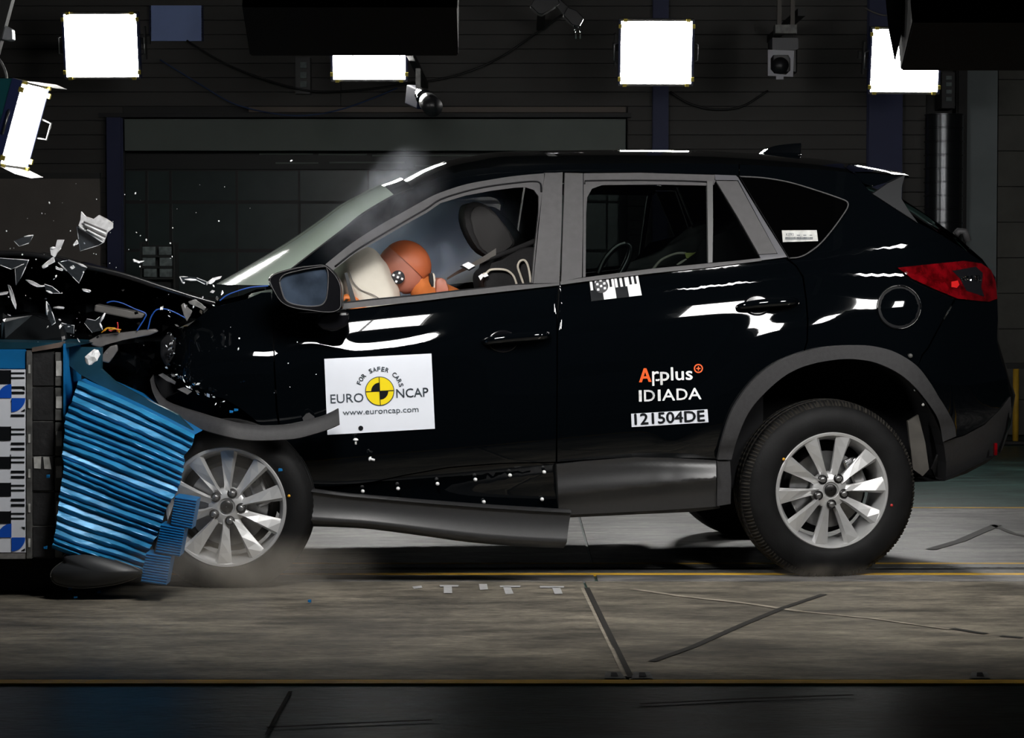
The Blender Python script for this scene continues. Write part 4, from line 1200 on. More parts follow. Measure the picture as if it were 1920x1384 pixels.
# ---- stickers and lettering
ANG = math.radians(2.65)
PL = [(608, 673), (809, 663), (815.5, 804), (614, 815.5)]
plac = panel('sticker', [PL], WHITE, off=-0.004, depth=0.003, step=12)
d = Decal()
def rp(x, y):           # placard frame: pixel offsets from its emblem centre, turned with the sheet
    ca, sa = math.cos(ANG), math.sin(ANG)
    return (712 + x * ca + y * sa, 733.5 - x * sa + y * ca)
bx, by = rp(-93, 18.5); d.text('EURO', bx, by, 62, 16.5, ANG)
d.build('lettering', GREYINK, plac, -0.0065); d = Decal()
bx, by = rp(31, 11.5); d.text('NCAP', bx, by + 2.5, 60, 16.5, ANG, 0.15)
d.build('lettering', GREYINK, plac, -0.0065); d = Decal()
bx, by = rp(-71, 42); d.text('www.euroncap.com', bx, by, 142, 10.5, ANG)
d.build('lettering', GREYINK, plac, -0.0065); d = Decal()
s_ = 'FOR SAFER CARS'
for i, ch in enumerate(s_):
    if ch == ' ': continue
    a = math.radians(lerp(158, 16, i / (len(s_) - 1)))
    cx_, cy_ = 712 + 37.5 * math.cos(a), 733.5 - 37.5 * math.sin(a)
    rot = a - PI / 2
    wch = {'F': 5.2, 'O': 7, 'R': 6, 'S': 5.6, 'A': 6.6, 'E': 5.2, 'C': 6.2}[ch]
    d.text(ch, cx_ - wch / 2 * math.cos(rot), cy_ + wch / 2 * math.sin(rot), wch, 8.2, rot, 0.25)
d.build('lettering', GREYINK, plac, -0.0065)
d = Decal(); d.sector(712, 733.5, 0, 27.5, 0, 360, 40); d.build('emblem_rim', GREYINK, plac, -0.0065)
d = Decal(); d.sector(712, 733.5, 0, 26, 0, 360, 40); d.build('emblem_disc', YELLOWINK, plac, -0.0080)
d = Decal()
A = 2.65
d.sector(712, 733.5, 0, 16, 90 + A, 180 + A); d.sector(712, 733.5, 0, 16, 270 + A, 360 + A)
for a in (A, 90 + A):
    q = math.radians(a)
    ux, uy = math.cos(q), -math.sin(q)
    d.poly([(712 + ux * 26 - uy * .7, 733.5 + uy * 26 + ux * .7), (712 - ux * 26 - uy * .7, 733.5 - uy * 26 + ux * .7), (712 - ux * 26 + uy * .7, 733.5 - uy * 26 - ux * .7), (712 + ux * 26 + uy * .7, 733.5 + uy * 26 - ux * .7)])
d.build('emblem_quarters', BLACKINK, plac, -0.0095)
d = Decal(); d.sector(676.5, 803, 0, 4.6, 0, 360, 18); d.build('black_dot', BLACKINK, plac, -0.0065)
logo = link('door_lettering', None, car)
d = Decal()
for pts in ([(1198, 717), (1207, 690.5), (1212, 690.5), (1203.5, 717)], [(1207, 690.5), (1212, 690.5), (1221.5, 716), (1216, 716)], [(1203, 706), (1216, 705.2), (1217, 709.6), (1202, 710.4)]):
    d.poly(pts)
d.build('orange_letter', ORANGEINK, logo, -0.004); d = Decal()
for r0, r1 in ((6.2, 8.6),):
    d.sector(1309.5, 691, r0, r1, 0, 360, 28)
d.poly([(1308.4, 687), (1310.6, 687), (1310.6, 695), (1308.4, 695)]); d.poly([(1305.5, 690), (1313.5, 690), (1313.5, 692), (1305.5, 692)])
d.build('plus_emblem', ORANGEINK, logo, -0.004)
d = Decal()
d.poly([(1222.5, 696.5), (1226.5, 696.3), (1227, 723.5), (1223, 723.7)])
d.poly([(1226.5, 698), (1232, 696), (1235.5, 697.5), (1235.3, 701), (1230, 700.5), (1226.8, 703)])
d.poly([(1229, 711), (1229.5, 714.6), (1235.5, 714.5), (1237.5, 711), (1234.5, 710.5), (1233.5, 711.4)])
d.text('plus', 1238.5, 713.6, 60, 24.0, ANG * 0.7, 0.55)
d.build('white_lettering', WHITEINK, logo, -0.004); d = Decal()
d.text('I', 1198.5, 753, 4.6, 21, ANG * 0.5, 0.4)
d.text('D', 1208, 752.6, 20, 21, ANG * 0.5, 0.4)
d.text('I', 1234, 751.8, 4.6, 21, ANG * 0.5, 0.4)
d.text('A', 1242, 751.2, 23.5, 21, ANG * 0.5, 0.4)
d.text('D', 1269, 750, 20, 21, ANG * 0.5, 0.4)
d.text('A', 1291, 749, 24, 21, ANG * 0.5, 0.4)
d.build('white_lettering', WHITEINK, logo, -0.004)
num = panel('number_sticker', [[(1183.5, 776), (1326.5, 767.5), (1328.5, 792), (1184.5, 801)]], WHITE, off=-0.004, depth=0.003, step=12)
d = Decal(); d.text('121504DE', 1190.5, 796.3, 131, 20, math.radians(3.0), 0.75); d.build('lettering', BLACKINK, num, -0.0065)
st = panel('window_sticker', [[(1466, 432), (1531.5, 431.5), (1534, 452), (1468, 454)]], WHITEMET, off=-0.011, depth=0.002, step=12)
d = Decal()
d.text('KE93', 1474, 442.5, 14, 5.5, 0.0)
for k in range(26):
    x = 1472.5 + k * 2.0
    d.poly([(x, 444.5), (x + random.uniform(.7, 1.5), 444.5), (x + 1.0, 449.5), (x, 449.5)])
for a, b in ((1494, 1500), (1506, 1512), (1518, 1523)):
    d.poly([(a, 440.5), (b, 440.5), (b, 441.7), (a, 441.7)])
d.build('print', GREYINK, st, -0.013)
ck = panel('scale_sticker', [[(1104, 527), (1196, 515.5), (1203.5, 554), (1109, 565)]], BLACKINK, off=-0.004, depth=0.002, step=12)
d = Decal()
def ckp(u, v_):     # u, v in 0..1 over the strip
    a = (lerp(1104, 1196, u), lerp(527, 515.5, u)); b = (lerp(1109, 1203.5, u), lerp(565, 554, u))
    return (lerp(a[0], b[0], v_), lerp(a[1], b[1], v_))
def ckq(u0, u1, v0, v1): d.poly([ckp(u0, v0), ckp(u1, v0), ckp(u1, v1), ckp(u0, v1)])
for u0 in (0.25, 0.75):
    ckq(u0, u0 + 0.25, 0.5, 0.99)
    ckq(u0, u0 + 0.25, 0.42, 0.5)
for u0 in (0.0, 0.5):
    for k in range(3): ckq(u0 + 0.015 + k * 0.1, u0 + 0.065 + k * 0.1, 0.03, 0.47)
for u0 in (0.25, 0.75):
    for k in range(3): ckq(u0 + k * 0.1, u0 + 0.05 + k * 0.1, 0.03, 0.44)
d.build('print', WHITEINK, ck, -0.0065)
GREYDOT = mat('marker_grey', (0.035, 0.035, 0.04), 0.5)
d = Decal(); d.sector(1127.5, 536.5, 0, 13, 0, 360, 24); d.build('round_marker', GREYDOT, ck, -0.008)
d = Decal()
for ox, oy in ((0, 0), (-7, -3.5), (6, -5), (-5.5, 6.5), (7, 4), (-1, -10.5)):
    d.poly([(1127 + ox - 2.2, 536.5 + oy - 1.8), (1127 + ox + 2, 536.5 + oy - 2.4), (1127 + ox + 2.4, 536.5 + oy + 1.8), (1127 + ox - 1.9, 536.5 + oy + 2.2)])
d.build('white_squares', WHITEINK, ck, -0.0095)
for x, y in ((1020, 885), (956, 891), (891, 899), (820, 907), (746, 916), (680, 921), (907, 941), (1016, 936)):
    p = C(x, y, FL(x, y))
    tube('trim_clip', [p, p + Vector((0, -0.012, 0)), p + Vector((0, -0.018, 0))], 0.0075, WHITEINK, car, 10, [0.0075, 0.0075, 0.003])

# ---- crushed nose: bonnet, engine bay, loose metal
def pxcurve(pts, n): return cr(pts, n)
near = pxcurve([(402, 566), (345, 549), (290, 531), (235, 513), (185, 501), (140, 492), (95, 480), (55, 473), (0, 471), (-70, 476), (-150, 490)], 4)
hrows = []
for i, (x, y) in enumerate(near):
    a = C(x, y, 0.22)
    r = []
    for j in range(15):
        t = j / 14
        n_ = noise.noise(Vector((x * 0.012, t * 3.0, 2.0)))
        r.append(Vector((a.x - 0.10 * t + 0.05 * n_ * t, -HWID + 0.22 + 1.42 * t, a.z - 0.16 * t * t + 0.05 * n_ * min(1, 4 * t) * (1 - 0.3 * t))))
    hrows.append(r)
hood = grid_obj('bonnet', hrows, PAINT, car)
lip = []
for (x, y) in near:
    a = C(x, y, 0.22)
    lip.append([a + Vector((0, 0, 0.002)), a + Vector((0.004, -0.006, -0.004)), a + Vector((0.0, 0.0, -0.018)), a + Vector((0, 0.02, -0.02))])
grid_obj('bonnet_lip', lip, mat('bonnet_edge', (0.012, 0.012, 0.013), 0.25, coat=0.6), hood)
CRUSH = mat('crushed_black_parts', (0.006, 0.007, 0.008), 0.3, coat=0.3)
def crumple(x, y):
    n1 = noise.noise(Vector((x * 0.020, y * 0.026, 0.3))); n2 = noise.noise(Vector((x * 0.06, y * 0.08, 5.3)))
    return 0.55 + 0.32 * n1 + 0.10 * n2 + 0.10 * max(0, (640 - y) / 120)
panel('crushed_engine_bay', [[(-40, 476), (60, 478), (130, 492), (235, 516), (345, 552), (400, 570), (372, 598), (320, 622), (322, 660), (330, 700), (352, 728), (330, 800), (250, 770), (130, 690), (-40, 664)]], CRUSH, depth=0, step=13, field=crumple, flat=True)
panel('crushed_fascia', [[(128, 655), (200, 650), (270, 640), (318, 640), (326, 690), (350, 735), (400, 800), (372, 860), (340, 830), (250, 740), (160, 690)]], PAINT, depth=0, step=15, field=lambda x, y: 0.30 + 0.22 * noise.noise(Vector((x * 0.018, y * 0.022, 9.0))), flat=True)
cprism('front_bumper_skin', [(0, 596), (60, 588), (115, 600), (128, 640), (60, 642), (0, 644)], [0.0, 0.1, 0.05, 0.0, 0.02, 0.05], 0.3, CRUSH, bevel=0.02)
panel('inner_arch_lining', [[(286, 705), (330, 700), (380, 730), (420, 750), (455, 772), (498, 806), (530, 850), (556, 910), (565, 960), (540, 985), (420, 830), (330, 800)]], DARK, depth=0, step=14, field=lambda x, y: 0.16, flat=True)
cprism('radiator_support', [(165, 639), (186, 628), (230, 624), (262, 620), (290, 617), (297, 622), (280, 629), (230, 638), (204, 645), (188, 652), (172, 648)], -0.02, 0.10, GREYPL, bevel=0.006)
cprism('battery_cover', [(178, 571), (200, 575), (272, 588), (266, 597), (244, 598), (176, 584)], 0.1, 0.25, mat('dim_grey_cover', (0.10, 0.095, 0.09), 0.55), bevel=0.006)
cprism('headlamp_bracket', [(187, 673), (196, 660), (205, 650), (219, 646), (221, 657), (212, 670), (204, 681), (191, 678)], -0.08, 0.05, GREYPL, bevel=0.005)
vs, fs = [], []
cA = C(173, 669, -0.42)
bmh = bmesh.new()
bmesh.ops.create_uvsphere(bmh, u_segments=9, v_segments=6, radius=0.026, matrix=Matrix.Translation(cA) @ Matrix.Rotation(0.6, 4, 'Y') @ Matrix.Diagonal((0.85, 0.6, 1.2, 1)))
for v in bmh.verts: v.co += Vector([random.uniform(-0.006, 0.006) for _ in range(3)])
bm_obj('headlamp_glint', bmh, mat('glint_white', (0.92, 0.93, 0.95), 0.15, 0.0, 0.8), car, False)  # white lump in place of a lamp reflection on headlamp glass
for i in range(84):  # small bright chips added as glints on the crushed nose
    if i < 20: x, y, v_ = random.uniform(88, 150), random.uniform(580, 640), -0.40
    elif i < 44: x = random.uniform(312, 338); y = random.uniform(622, 712); v_ = -0.05
    elif i < 66: x = random.uniform(336, 420); y = 708 + (x - 336) * 0.66 + random.uniform(-12, 8); v_ = -0.10
    else: x = random.uniform(300, 420); y = 560 + (x - 400) * -0.42 + random.uniform(-26, 22); v_ = -0.06
    q = random.choice([1.0, 1.5, 2.2, 3.2, 5.0]); a = random.uniform(0, PI); e = random.uniform(0.25, 0.7)
    pts = [(x + q * math.cos(t) * math.cos(a) - q * e * math.sin(t) * math.sin(a), y + q * math.cos(t) * math.sin(a) + q * e * math.sin(t) * math.cos(a)) for t in (0, 1.6, 3.1, 4.6)]
    cprism('glint_chip', pts, [v_ + random.uniform(-0.006, 0.006) for _ in pts], 0.004, random.choice([SHARDGLINT, SHARDGLINT, STEEL, PALESH, CHROME]))
cprism('strut_top', [(300, 640), (318, 622), (330, 640), (326, 668), (312, 690), (300, 668)], 0.05, 0.12, DARK, bevel=0.01)
cprism('hinge_bracket', [(339, 572), (345, 568), (353, 579), (361, 583), (357, 592), (350, 603), (345, 594)], -0.01, 0.03, GREYPL, bevel=0.003)
cprism('hinge_arm', [(352, 566), (366, 561), (378, 570), (387, 577), (382, 583), (370, 574), (356, 571)], -0.02, 0.03, GREYMET, bevel=0.003)
def ctube(name, pts, v, r, m, parent=car):
    return tube(name, [C(a, b, v if not callable(v) else v(a)) for a, b in cr(pts, 6)], r, m, parent, 6)
ctube('blue_wire', [(200, 568), (212, 565), (230, 569), (252, 579), (273, 588), (270, 599), (263, 610), (257, 620)], -0.03, 0.003, BLUEWIRE)
ctube('blue_wire', [(277, 618), (280, 606), (283, 595), (290, 584), (297, 580), (312, 580), (330, 587), (347, 596)], -0.02, 0.003, BLUEWIRE)
ctube('blue_wire', [(412, 564), (425, 554), (445, 546), (470, 539), (503, 536)], 0.10, 0.003, BLUEWIRE)
for i, m in enumerate((YELWIRE, YELWIRE, REDWIRE, YELWIRE)):
    ctube('harness_wire', [(190 + 2 * i, 624 - i), (199 + i, 617 - 2 * (i % 2)), (208, 615 + 3 * (i % 3)), (217 + i, 616 + 2 * (i % 2)), (224 + i, 624 - 2 * i)], -0.03 - 0.01 * i, 0.0022, m)
ctube('harness_wire', [(219, 622), (221, 612), (220, 604)], -0.04, 0.003, REDWIRE)
for i in range(34):
    x = random.choice([random.uniform(316, 332), random.uniform(330, 400), random.uniform(20, 300)])
    if x < 332 and x > 316: y = random.uniform(625, 710)
    elif x >= 330: y = 700 + (x - 330) * 0.62 + random.uniform(-14, 10)
    else: y = random.uniform(540, 640)
    q = random.uniform(2.0, 5.0)
    a = random.uniform(0, PI)
    pts = [(x + q * math.cos(a + t), y + q * 0.8 * math.sin(a + t)) for t in (0, 1.3, 2.9, 4.4)]
    cprism('crumpled_metal', pts, [random.uniform(-0.04, 0.02) for _ in pts], 0.008, random.choice([GUN, PAINT, CHROME]), taper=0.8)

# ---- cabin: dashboard, seats, airbag, belt webbing
cprism('dashboard', [(470, 560), (520, 548), (590, 552), (640, 560), (660, 600), (640, 680), (480, 680)], 0.16, 1.5, mat('dash_black', (0.02, 0.02, 0.022), 0.6), bevel=0.02)
def seat(dx, side):
    s = link('front_seat', None, car)
    o = []
    v0 = 0.40 if side < 0 else 1.17
    o.append(cprism('headrest', cr([(870, 410), (873, 386), (882, 380), (897, 379), (919, 390), (942, 417), (965, 450), (958, 466), (930, 482), (912, 479), (896, 466), (880, 440)], 2, True), 0.42, 0.26, FABRIC, s, bevel=0.028, smooth=True))
    o.append(cprism('headrest_cheek', cr([(882, 412), (887, 392), (900, 386), (918, 394), (942, 420), (962, 452), (956, 463), (930, 478), (914, 474), (898, 460)], 2, True), 0.412, 0.02, mat('headrest_grey', (0.017, 0.016, 0.016), 0.9), s, bevel=0.006, smooth=True))
    for q in (0.47, 0.60):
        o.append(tube('headrest_rod', [C(940, 470, q), C(960, 520, q)], 0.008, STEEL, s, 8))
    o.append(cprism('backrest', cr([(905, 520), (925, 500), (960, 476), (1000, 462), (1030, 500), (1050, 620), (1060, 760), (1000, 780), (960, 700), (925, 600)], 2, True), 0.33, 0.46, FABRIC, s, bevel=0.05, smooth=True))
    o.append(cprism('seat_cushion', [(780, 740), (960, 740), (1040, 760), (1040, 820), (790, 830)], 0.33, 0.46, FABRIC, s, bevel=0.04, smooth=True))
    if side > 0:
        for q in o:
            for v in q.data.vertices:
                v.co.y += 0.72; v.co.x += 0.13
    return s
s1 = seat(0, -1); s2 = seat(0, 1)
ctube('seat_piping', [(906, 514), (912, 512), (920, 506), (938, 505), (952, 508), (963, 518), (969, 534)], 0.31, 0.005, PIPING, s1)
ctube('seat_piping', [(982, 534), (976, 516), (971, 500), (975, 490), (983, 488), (989, 496), (993, 512), (995, 530)], 0.31, 0.005, PIPING, s1)
cprism('rear_bench', [(1250, 500), (1330, 470), (1420, 400), (1470, 400), (1470, 740), (1180, 740), (1180, 640), (1300, 620)], 0.25, 1.3, FABRIC, bevel=0.05)
tube('steering_wheel', [C(690, 600, 0.55) + Vector((0.06 * math.sin(q) , 0.185 * math.cos(q), 0.15 * math.sin(q))) for q in [2 * PI * i / 32 for i in range(33)]], 0.016, CAMBLK, car, 8)
belt_pts = [(838, 523), (858, 511), (880, 500), (905, 487), (930, 472)]
vs, fs = [], []
for i, (a, b) in enumerate(cr(belt_pts, 4)):
    wd = lerp(2.0, 6.5, i / 16)
    vs += [C(a, b - wd, 0.34), C(a, b + wd, 0.36)]
fs = [(2 * i, 2 * i + 1, 2 * i + 3, 2 * i + 2) for i in range(len(vs) // 2 - 1)]
bw_ = mesh_obj('seat_belt', vs, fs, WEB, car)
for pts in ([(866, 497), (878, 491), (891, 498), (879, 505)], [(897, 518), (904, 513), (907, 515), (912, 511), (916, 517), (909, 520), (906, 519), (901, 526)]):
    cprism('belt_marker', pts, 0.30, 0.006, WHITEINK, bw_)
cprism('belt_marker_backing', [(862, 500), (880, 494), (892, 501), (880, 508)], 0.31, 0.006, BLACKINK, bw_)
ctube('belt_stalk', [(906, 487), (930, 480), (960, 470), (1003, 452)], 0.37, 0.012, FABRIC)
CSAIL = mat('dark_sail', (0.02, 0.022, 0.025), 0.5)
bag = link('airbag', None, car)
bmh = bmesh.new()
bmesh.ops.create_uvsphere(bmh, u_segments=40, v_segments=24, radius=1.0)
ac = C(688, 540, 0.57)
qa = Matrix.Rotation(math.radians(-24), 3, 'Y')
for v in bmh.verts:
    p = v.co.copy()
    k = 1 + 0.035 * noise.noise(p * 2.2) + 0.02 * math.cos(6 * math.atan2(p.y, p.z))
    q = Vector((math.copysign(abs(p.x) ** 0.65, p.x) * 0.118, math.copysign(abs(p.y) ** 0.9, p.y) * 0.24, math.copysign(abs(p.z) ** 0.75, p.z) * 0.165)) * k
    v.co = qa @ q + ac
bm_obj('cushion', bmh, CREAM, bag, True)
sp_ = []
for i in range(41):
    q = 2 * PI * i / 40
    sp_.append(qa @ (Vector((-0.07, 0.20 * math.cos(q), 0.14 * math.sin(q)))) + ac)
tube('seam', sp_, 0.0022, WEB, bag, 6)
ctube('seam', [(655, 510), (662, 528), (676, 543), (700, 553), (720, 566)], 0.325, 0.002, WEB, bag)
cprism('door_mirror_sail_inside', [(646, 512), (651, 511), (668, 565), (658, 566)], 0.12, 0.02, CSAIL)

# ---- the crash dummy: head pressed into the airbag
dum = thing('crash_dummy', 'orange crash dummy leaning forward with its head in the airbag', 'dummy', ROOT, rot=(0, 0, TH))
HV = 0.53
hc_ = C(760, 500, HV)
ca_ = math.radians(33)
def headpt(p):
    return Matrix.Rotation(-ca_, 3, 'Y') @ p + hc_
bmh = bmesh.new()
bmesh.ops.create_uvsphere(bmh, u_segments=40, v_segments=28, radius=1.0)
for v in bmh.verts:
    p = v.co
    x, y, z = p.x, p.y, p.z      # face towards -x, crown up
    q = Vector((x * 0.100, y * 0.077, z * 0.102))
    if x < 0 and z < 0.15:       # face and jaw
        q.x *= 1 + 0.10 * min(1, -z + 0.15)
        q.z *= 1.12
        q.y *= 0.96
    if x < 0.1:
        q.x = math.copysign(abs(x) ** 0.72, x) * 0.098; q.z = math.copysign(abs(z) ** 0.82, z) * 0.108
    if x < -0.6 and abs(y) < 0.25 and -0.45 < z < 0.1: q.x -= 0.016 * (1 - abs(y) / 0.25)     # nose
    if x < -0.5 and 0.08 < z < 0.3 and 0.15 < abs(y) < 0.6: q.x += 0.007                          # eye hollows
    if x < -0.6 and -0.72 < z < -0.58 and abs(y) < 0.3: q.x += 0.006                               # mouth
    v.co = headpt(q)
hm = bm_obj('head', bmh, SKIN, dum, True)
bmh = bmesh.new()
bmesh.ops.create_uvsphere(bmh, u_segments=40, v_segments=28, radius=1.0)
bmesh.ops.bisect_plane(bmh, geom=list(bmh.verts) + list(bmh.edges) + list(bmh.faces), plane_co=(0.12, 0, 0.03), plane_no=(0.97, 0, 0.25), clear_inner=True)
for v in bmh.verts:
    p = v.co
    v.co = headpt(Vector((p.x * 0.107, p.y * 0.083, p.z * 0.110)))
capm = bm_obj('skull_cap', bmh, mat('skull_cap_vinyl', (0.47, 0.115, 0.04), 0.5, var=0.06), dum, True)
mk = C(746, 520, HV - 0.082)
tube('target_disc', [mk, mk + Vector((0, -0.004, 0))], 0.028, GREYDOT, hm, 24)
for ox, oy in ((0, 0), (3, -8), (-8, -4), (8, 3), (-3, 8)):
    p = C(746 + ox, 520 + oy, HV - 0.088)
    box('white_square', p, (0.009, 0.003, 0.009), WHITEINK, hm, 0, Matrix.Rotation(0.4, 3, 'Y'))
bmh = bmesh.new()
bmesh.ops.create_uvsphere(bmh, u_segments=16, v_segments=10, radius=0.02, matrix=Matrix.Translation(C(783, 474, HV - 0.055)) @ Matrix.Diagonal((0.25, 0.12, 0.25, 1)))
bm_obj('pin', bmh, CAMBLK, dum, True)
# torso, arms and hands: one continuous skin
sk = []
ed = []
rad = []
def sv(p, r, par=None):
    sk.append(p); rad.append(r)
    if par is not None: ed.append((par, len(sk) - 1))
    return len(sk) - 1
pel = sv(C(925, 730, HV), 0.15)
ab = sv(C(890, 665, HV), 0.145, pel)
ch = sv(C(850, 600, HV), 0.15, ab)
up = sv(C(822, 568, HV), 0.115, ch)
nk = sv(C(795, 540, HV), 0.062, up)
nk2 = sv(C(776, 520, HV), 0.058, nk)
for s in (-1, 1):
    sh = sv(C(820, 585, HV + s * 0.17), 0.062, up)
    el = sv(C(770, 690, HV + s * 0.22), 0.046, sh)
    wr = sv(C(688, 600, HV + s * 0.19), 0.034, el)
    pm = sv(C(668, 575, HV + s * 0.17), 0.032, wr)
    pm2 = sv(C(661, 562, HV + s * 0.165), 0.03, pm)
    for k in range(4):
        f1 = sv(C(655, 556 + 1.0 * k, HV + s * (0.13 + 0.022 * k)), 0.0095, pm2)
        f2 = sv(C(648, 554 + 1.0 * k, HV + s * (0.13 + 0.022 * k)), 0.0088, f1)
        f3 = sv(C(641, 561 + 1.0 * k, HV + s * (0.13 + 0.022 * k)), 0.008, f2)
    t1 = sv(C(672, 560, HV + s * 0.125), 0.011, pm)
    t2 = sv(C(666, 551, HV + s * 0.118), 0.0095, t1)
    hip = sv(C(900, 760, HV + s * 0.10), 0.085, pel)
    kn = sv(C(745, 730, HV + s * 0.14), 0.062, hip)
    an_ = sv(C(640, 860, HV + s * 0.13), 0.045, kn)
me = bpy.data.meshes.new('body')
me.from_pydata([tuple(p) for p in sk], ed, [])
me.materials.append(SKIN2)
bo = link('body', me, dum)
md_ = bo.modifiers.new('skin', 'SKIN')
for i, sv_ in enumerate(me.skin_vertices[0].data):
    sv_.radius = (rad[i], rad[i])
    sv_.use_root = (i == 0)
sb = bo.modifiers.new('sub', 'SUBSURF'); sb.levels = 2; sb.render_levels = 2
dg = bpy.context.evaluated_depsgraph_get(); dg.update()
me2 = bpy.data.meshes.new_from_object(bo.evaluated_get(dg))
bo.modifiers.clear(); bo.data = me2
me2.polygons.foreach_set('use_smooth', [True] * len(me2.polygons))
cprism('neck_plate', [(805, 513), (811, 511), (815, 522), (815, 536), (810, 540), (805, 528)], HV - 0.09, 0.16, CAMBLK, dum, bevel=0.003)
cprism('neck_plate', [(811, 511), (815, 514), (817, 525), (817, 539), (813, 541), (814, 525)], HV - 0.10, 0.16, CREAM, dum, bevel=0.002)
cprism('shoulder_pad', [(818, 524), (826, 520), (836, 524), (843, 546), (830, 552), (817, 550)], HV - 0.15, 0.2, SKIN, dum, bevel=0.01, smooth=True)

# ---- child seats on the rear bench
CSBLK = mat('child_seat_black', (0.012, 0.012, 0.013), 0.25)
cs = thing('child_seat', 'black infant carrier with tall looped handle behind the rear side window', 'child seat', ROOT, rot=(0, 0, TH))
hp = cr([(1118, 540), (1122, 512), (1132, 490), (1146, 472), (1160, 461), (1172, 457), (1180, 460), (1182, 470), (1178, 486), (1170, 502), (1160, 520), (1150, 540)], 4)
tube('carry_handle', [C(a, b, 0.42) for a, b in hp], 0.014, CSBLK, cs, 10, [0.010 + 0.006 * (i / (len(hp) - 1)) for i in range(len(hp))])
ctube('handle_trim', [(1121, 512), (1131, 489), (1145, 471), (1159, 459.5), (1172, 455)], 0.405, 0.0045, WHITEMET, cs)
cprism('shell', cr([(1105, 540), (1150, 528), (1200, 545), (1220, 600), (1190, 660), (1110, 660), (1090, 600)], 3, True), 0.32, 0.42, CSBLK, cs, bevel=0.04, smooth=True)
cs2 = thing('child_seat', 'padded child seat with pale piping and yellow green tape in the rear window', 'child seat', ROOT, rot=(0, 0, TH))
cprism('shell', cr([(1222, 512), (1250, 496), (1290, 484), (1330, 478), (1350, 520), (1345, 640), (1250, 660), (1222, 600)], 3, True), 0.30, 0.42, FABRIC, cs2, bevel=0.04, smooth=True)
ctube('piping', [(1224, 505), (1238, 489), (1252, 481), (1270, 475), (1286, 475)], 0.28, 0.0055, PIPING, cs2)
cprism('tape', [(1284, 474), (1300, 474), (1318, 469), (1326, 464), (1325, 476), (1312, 483), (1295, 486), (1287, 484)], 0.27, 0.006, TAPE, cs2)
cprism('strap_end', [(1268, 496), (1276, 490), (1286, 485), (1290, 487), (1280, 493), (1271, 497)], 0.268, 0.006, PIPING, cs2)
ctube('strap', [(1292, 487), (1304, 492), (1314, 489), (1326, 482)], 0.27, 0.004, PIPING, cs2)

# ================================================================== LOOSE TRIM
def ribbon(name, top, bot, vtop, vbot, flange, m, label, cat):
    """trim strip between two pixel lines of equal length, with a flange folded inwards along the top"""
    R = Matrix.LocRotScale(ROOT, Matrix.Rotation(TH, 3, 'Z'), None)
    T = [R @ C(a, b, v) for (a, b), v in zip(top, vtop)]
    B = [R @ C(a, b, v) for (a, b), v in zip(bot, vbot)]
    c = sum(T + B, Vector()) / (2 * len(T))
    c.z = min(p.z for p in T + B)
    rows = []
    for t, b in zip(T, B):
        t = t - c; b = b - c
        mid = lerp(t, b, 0.5) - V * 0.008
        rows.append([t + V * flange, t + V * 0.004 + Vector((0, 0, 0.001)), t - V * 0.004 + (b - t) * 0.05, mid, b - V * 0.004 - (b - t) * 0.06, b + V * 0.01, b + V * 0.02 + (t - b) * 0.1, t + V * 0.02 + (b - t) * 0.12])
    vs = [p for r in rows for p in r]
    n = 8
    fs = [(i * n + j, i * n + j + 1, (i + 1) * n + j + 1, (i + 1) * n + j) for i in range(len(rows) - 1) for j in range(n - 1)]
    fs += [tuple(range(1, 8)), tuple((len(rows) - 1) * n + q for q in range(1, 8))[::-1]]
    o = mesh_obj(name, vs, fs, m, None, True, c)
    bm = bmesh.new(); bm.from_mesh(o.data); bmesh.ops.recalc_face_normals(bm, faces=bm.faces); bm.to_mesh(o.data); bm.free()
    autosmooth(o, 40)
    return tag(o, label, cat)
topL = cr([(287, 703), (293, 728), (312, 752), (340, 764), (372, 774), (405, 784), (450, 795), (488, 799), (530, 798), (560, 793), (600, 783), (622, 774), (635, 767)], 4)
botL = cr([(281, 713), (287, 738), (305, 768), (335, 790), (368, 803), (402, 814), (450, 825), (488, 827.5), (530, 826), (560, 823), (600, 812), (622, 804), (637, 797)], 4)
n = len(topL)
flare = ribbon('wheel_arch_trim', topL, botL, [lerp(0.10, -0.12, min(1, i / (n * 0.45))) - 0.03 * (i / n) for i in range(n)], [lerp(0.06, -0.15, min(1, i / (n * 0.45))) - 0.02 * (i / n) for i in range(n)], 0.06, PLASTIC,
               'torn off charcoal wheel arch trim bending across the front wheel', 'trim')
R_ = Matrix.LocRotScale(ROOT, Matrix.Rotation(TH, 3, 'Z'), None)
fi = Matrix.Translation(flare.location).inverted() @ R_
def fprism(name, pts, v, th, m):
    front = [fi @ C(a, b, v) for a, b in pts]
    back = [fi @ (C(a, b, v) + Vector((0, th, 0))) for a, b in pts]
    bm = bmesh.new()
    a = [bm.verts.new(p) for p in front]; b = [bm.verts.new(p) for p in back]
    bm.faces.new(a); bm.faces.new(b[::-1])
    for i in range(len(pts)):
        j = (i + 1) % len(pts); bm.faces.new((a[j], a[i], b[i], b[j]))
    return bm_obj(name, bm, m, flare)
fprism('fixing_tab', [(297, 703), (305, 700), (330, 716), (328, 721), (312, 714)], 0.05, 0.01, GREYPL)
fprism('fixing_tab', [(333, 730), (345, 726), (360, 734), (352, 740)], 0.0, 0.01, GREYPL)
fprism('fixing_tab', [(567, 784), (574, 776), (580, 774), (590, 782), (588, 790), (570, 793)], -0.09, 0.01, PLASTIC)
topS = [(567, 915), (640, 925), (700, 930.5), (800, 939), (905, 947), (1000, 953), (1071, 957)]
botS = [(577, 988), (640, 990), (700, 994), (800, 1007), (880, 1018), (980, 1026), (1058, 1029)]
topS, botS = cr(topS, 3), cr(botS, 3)
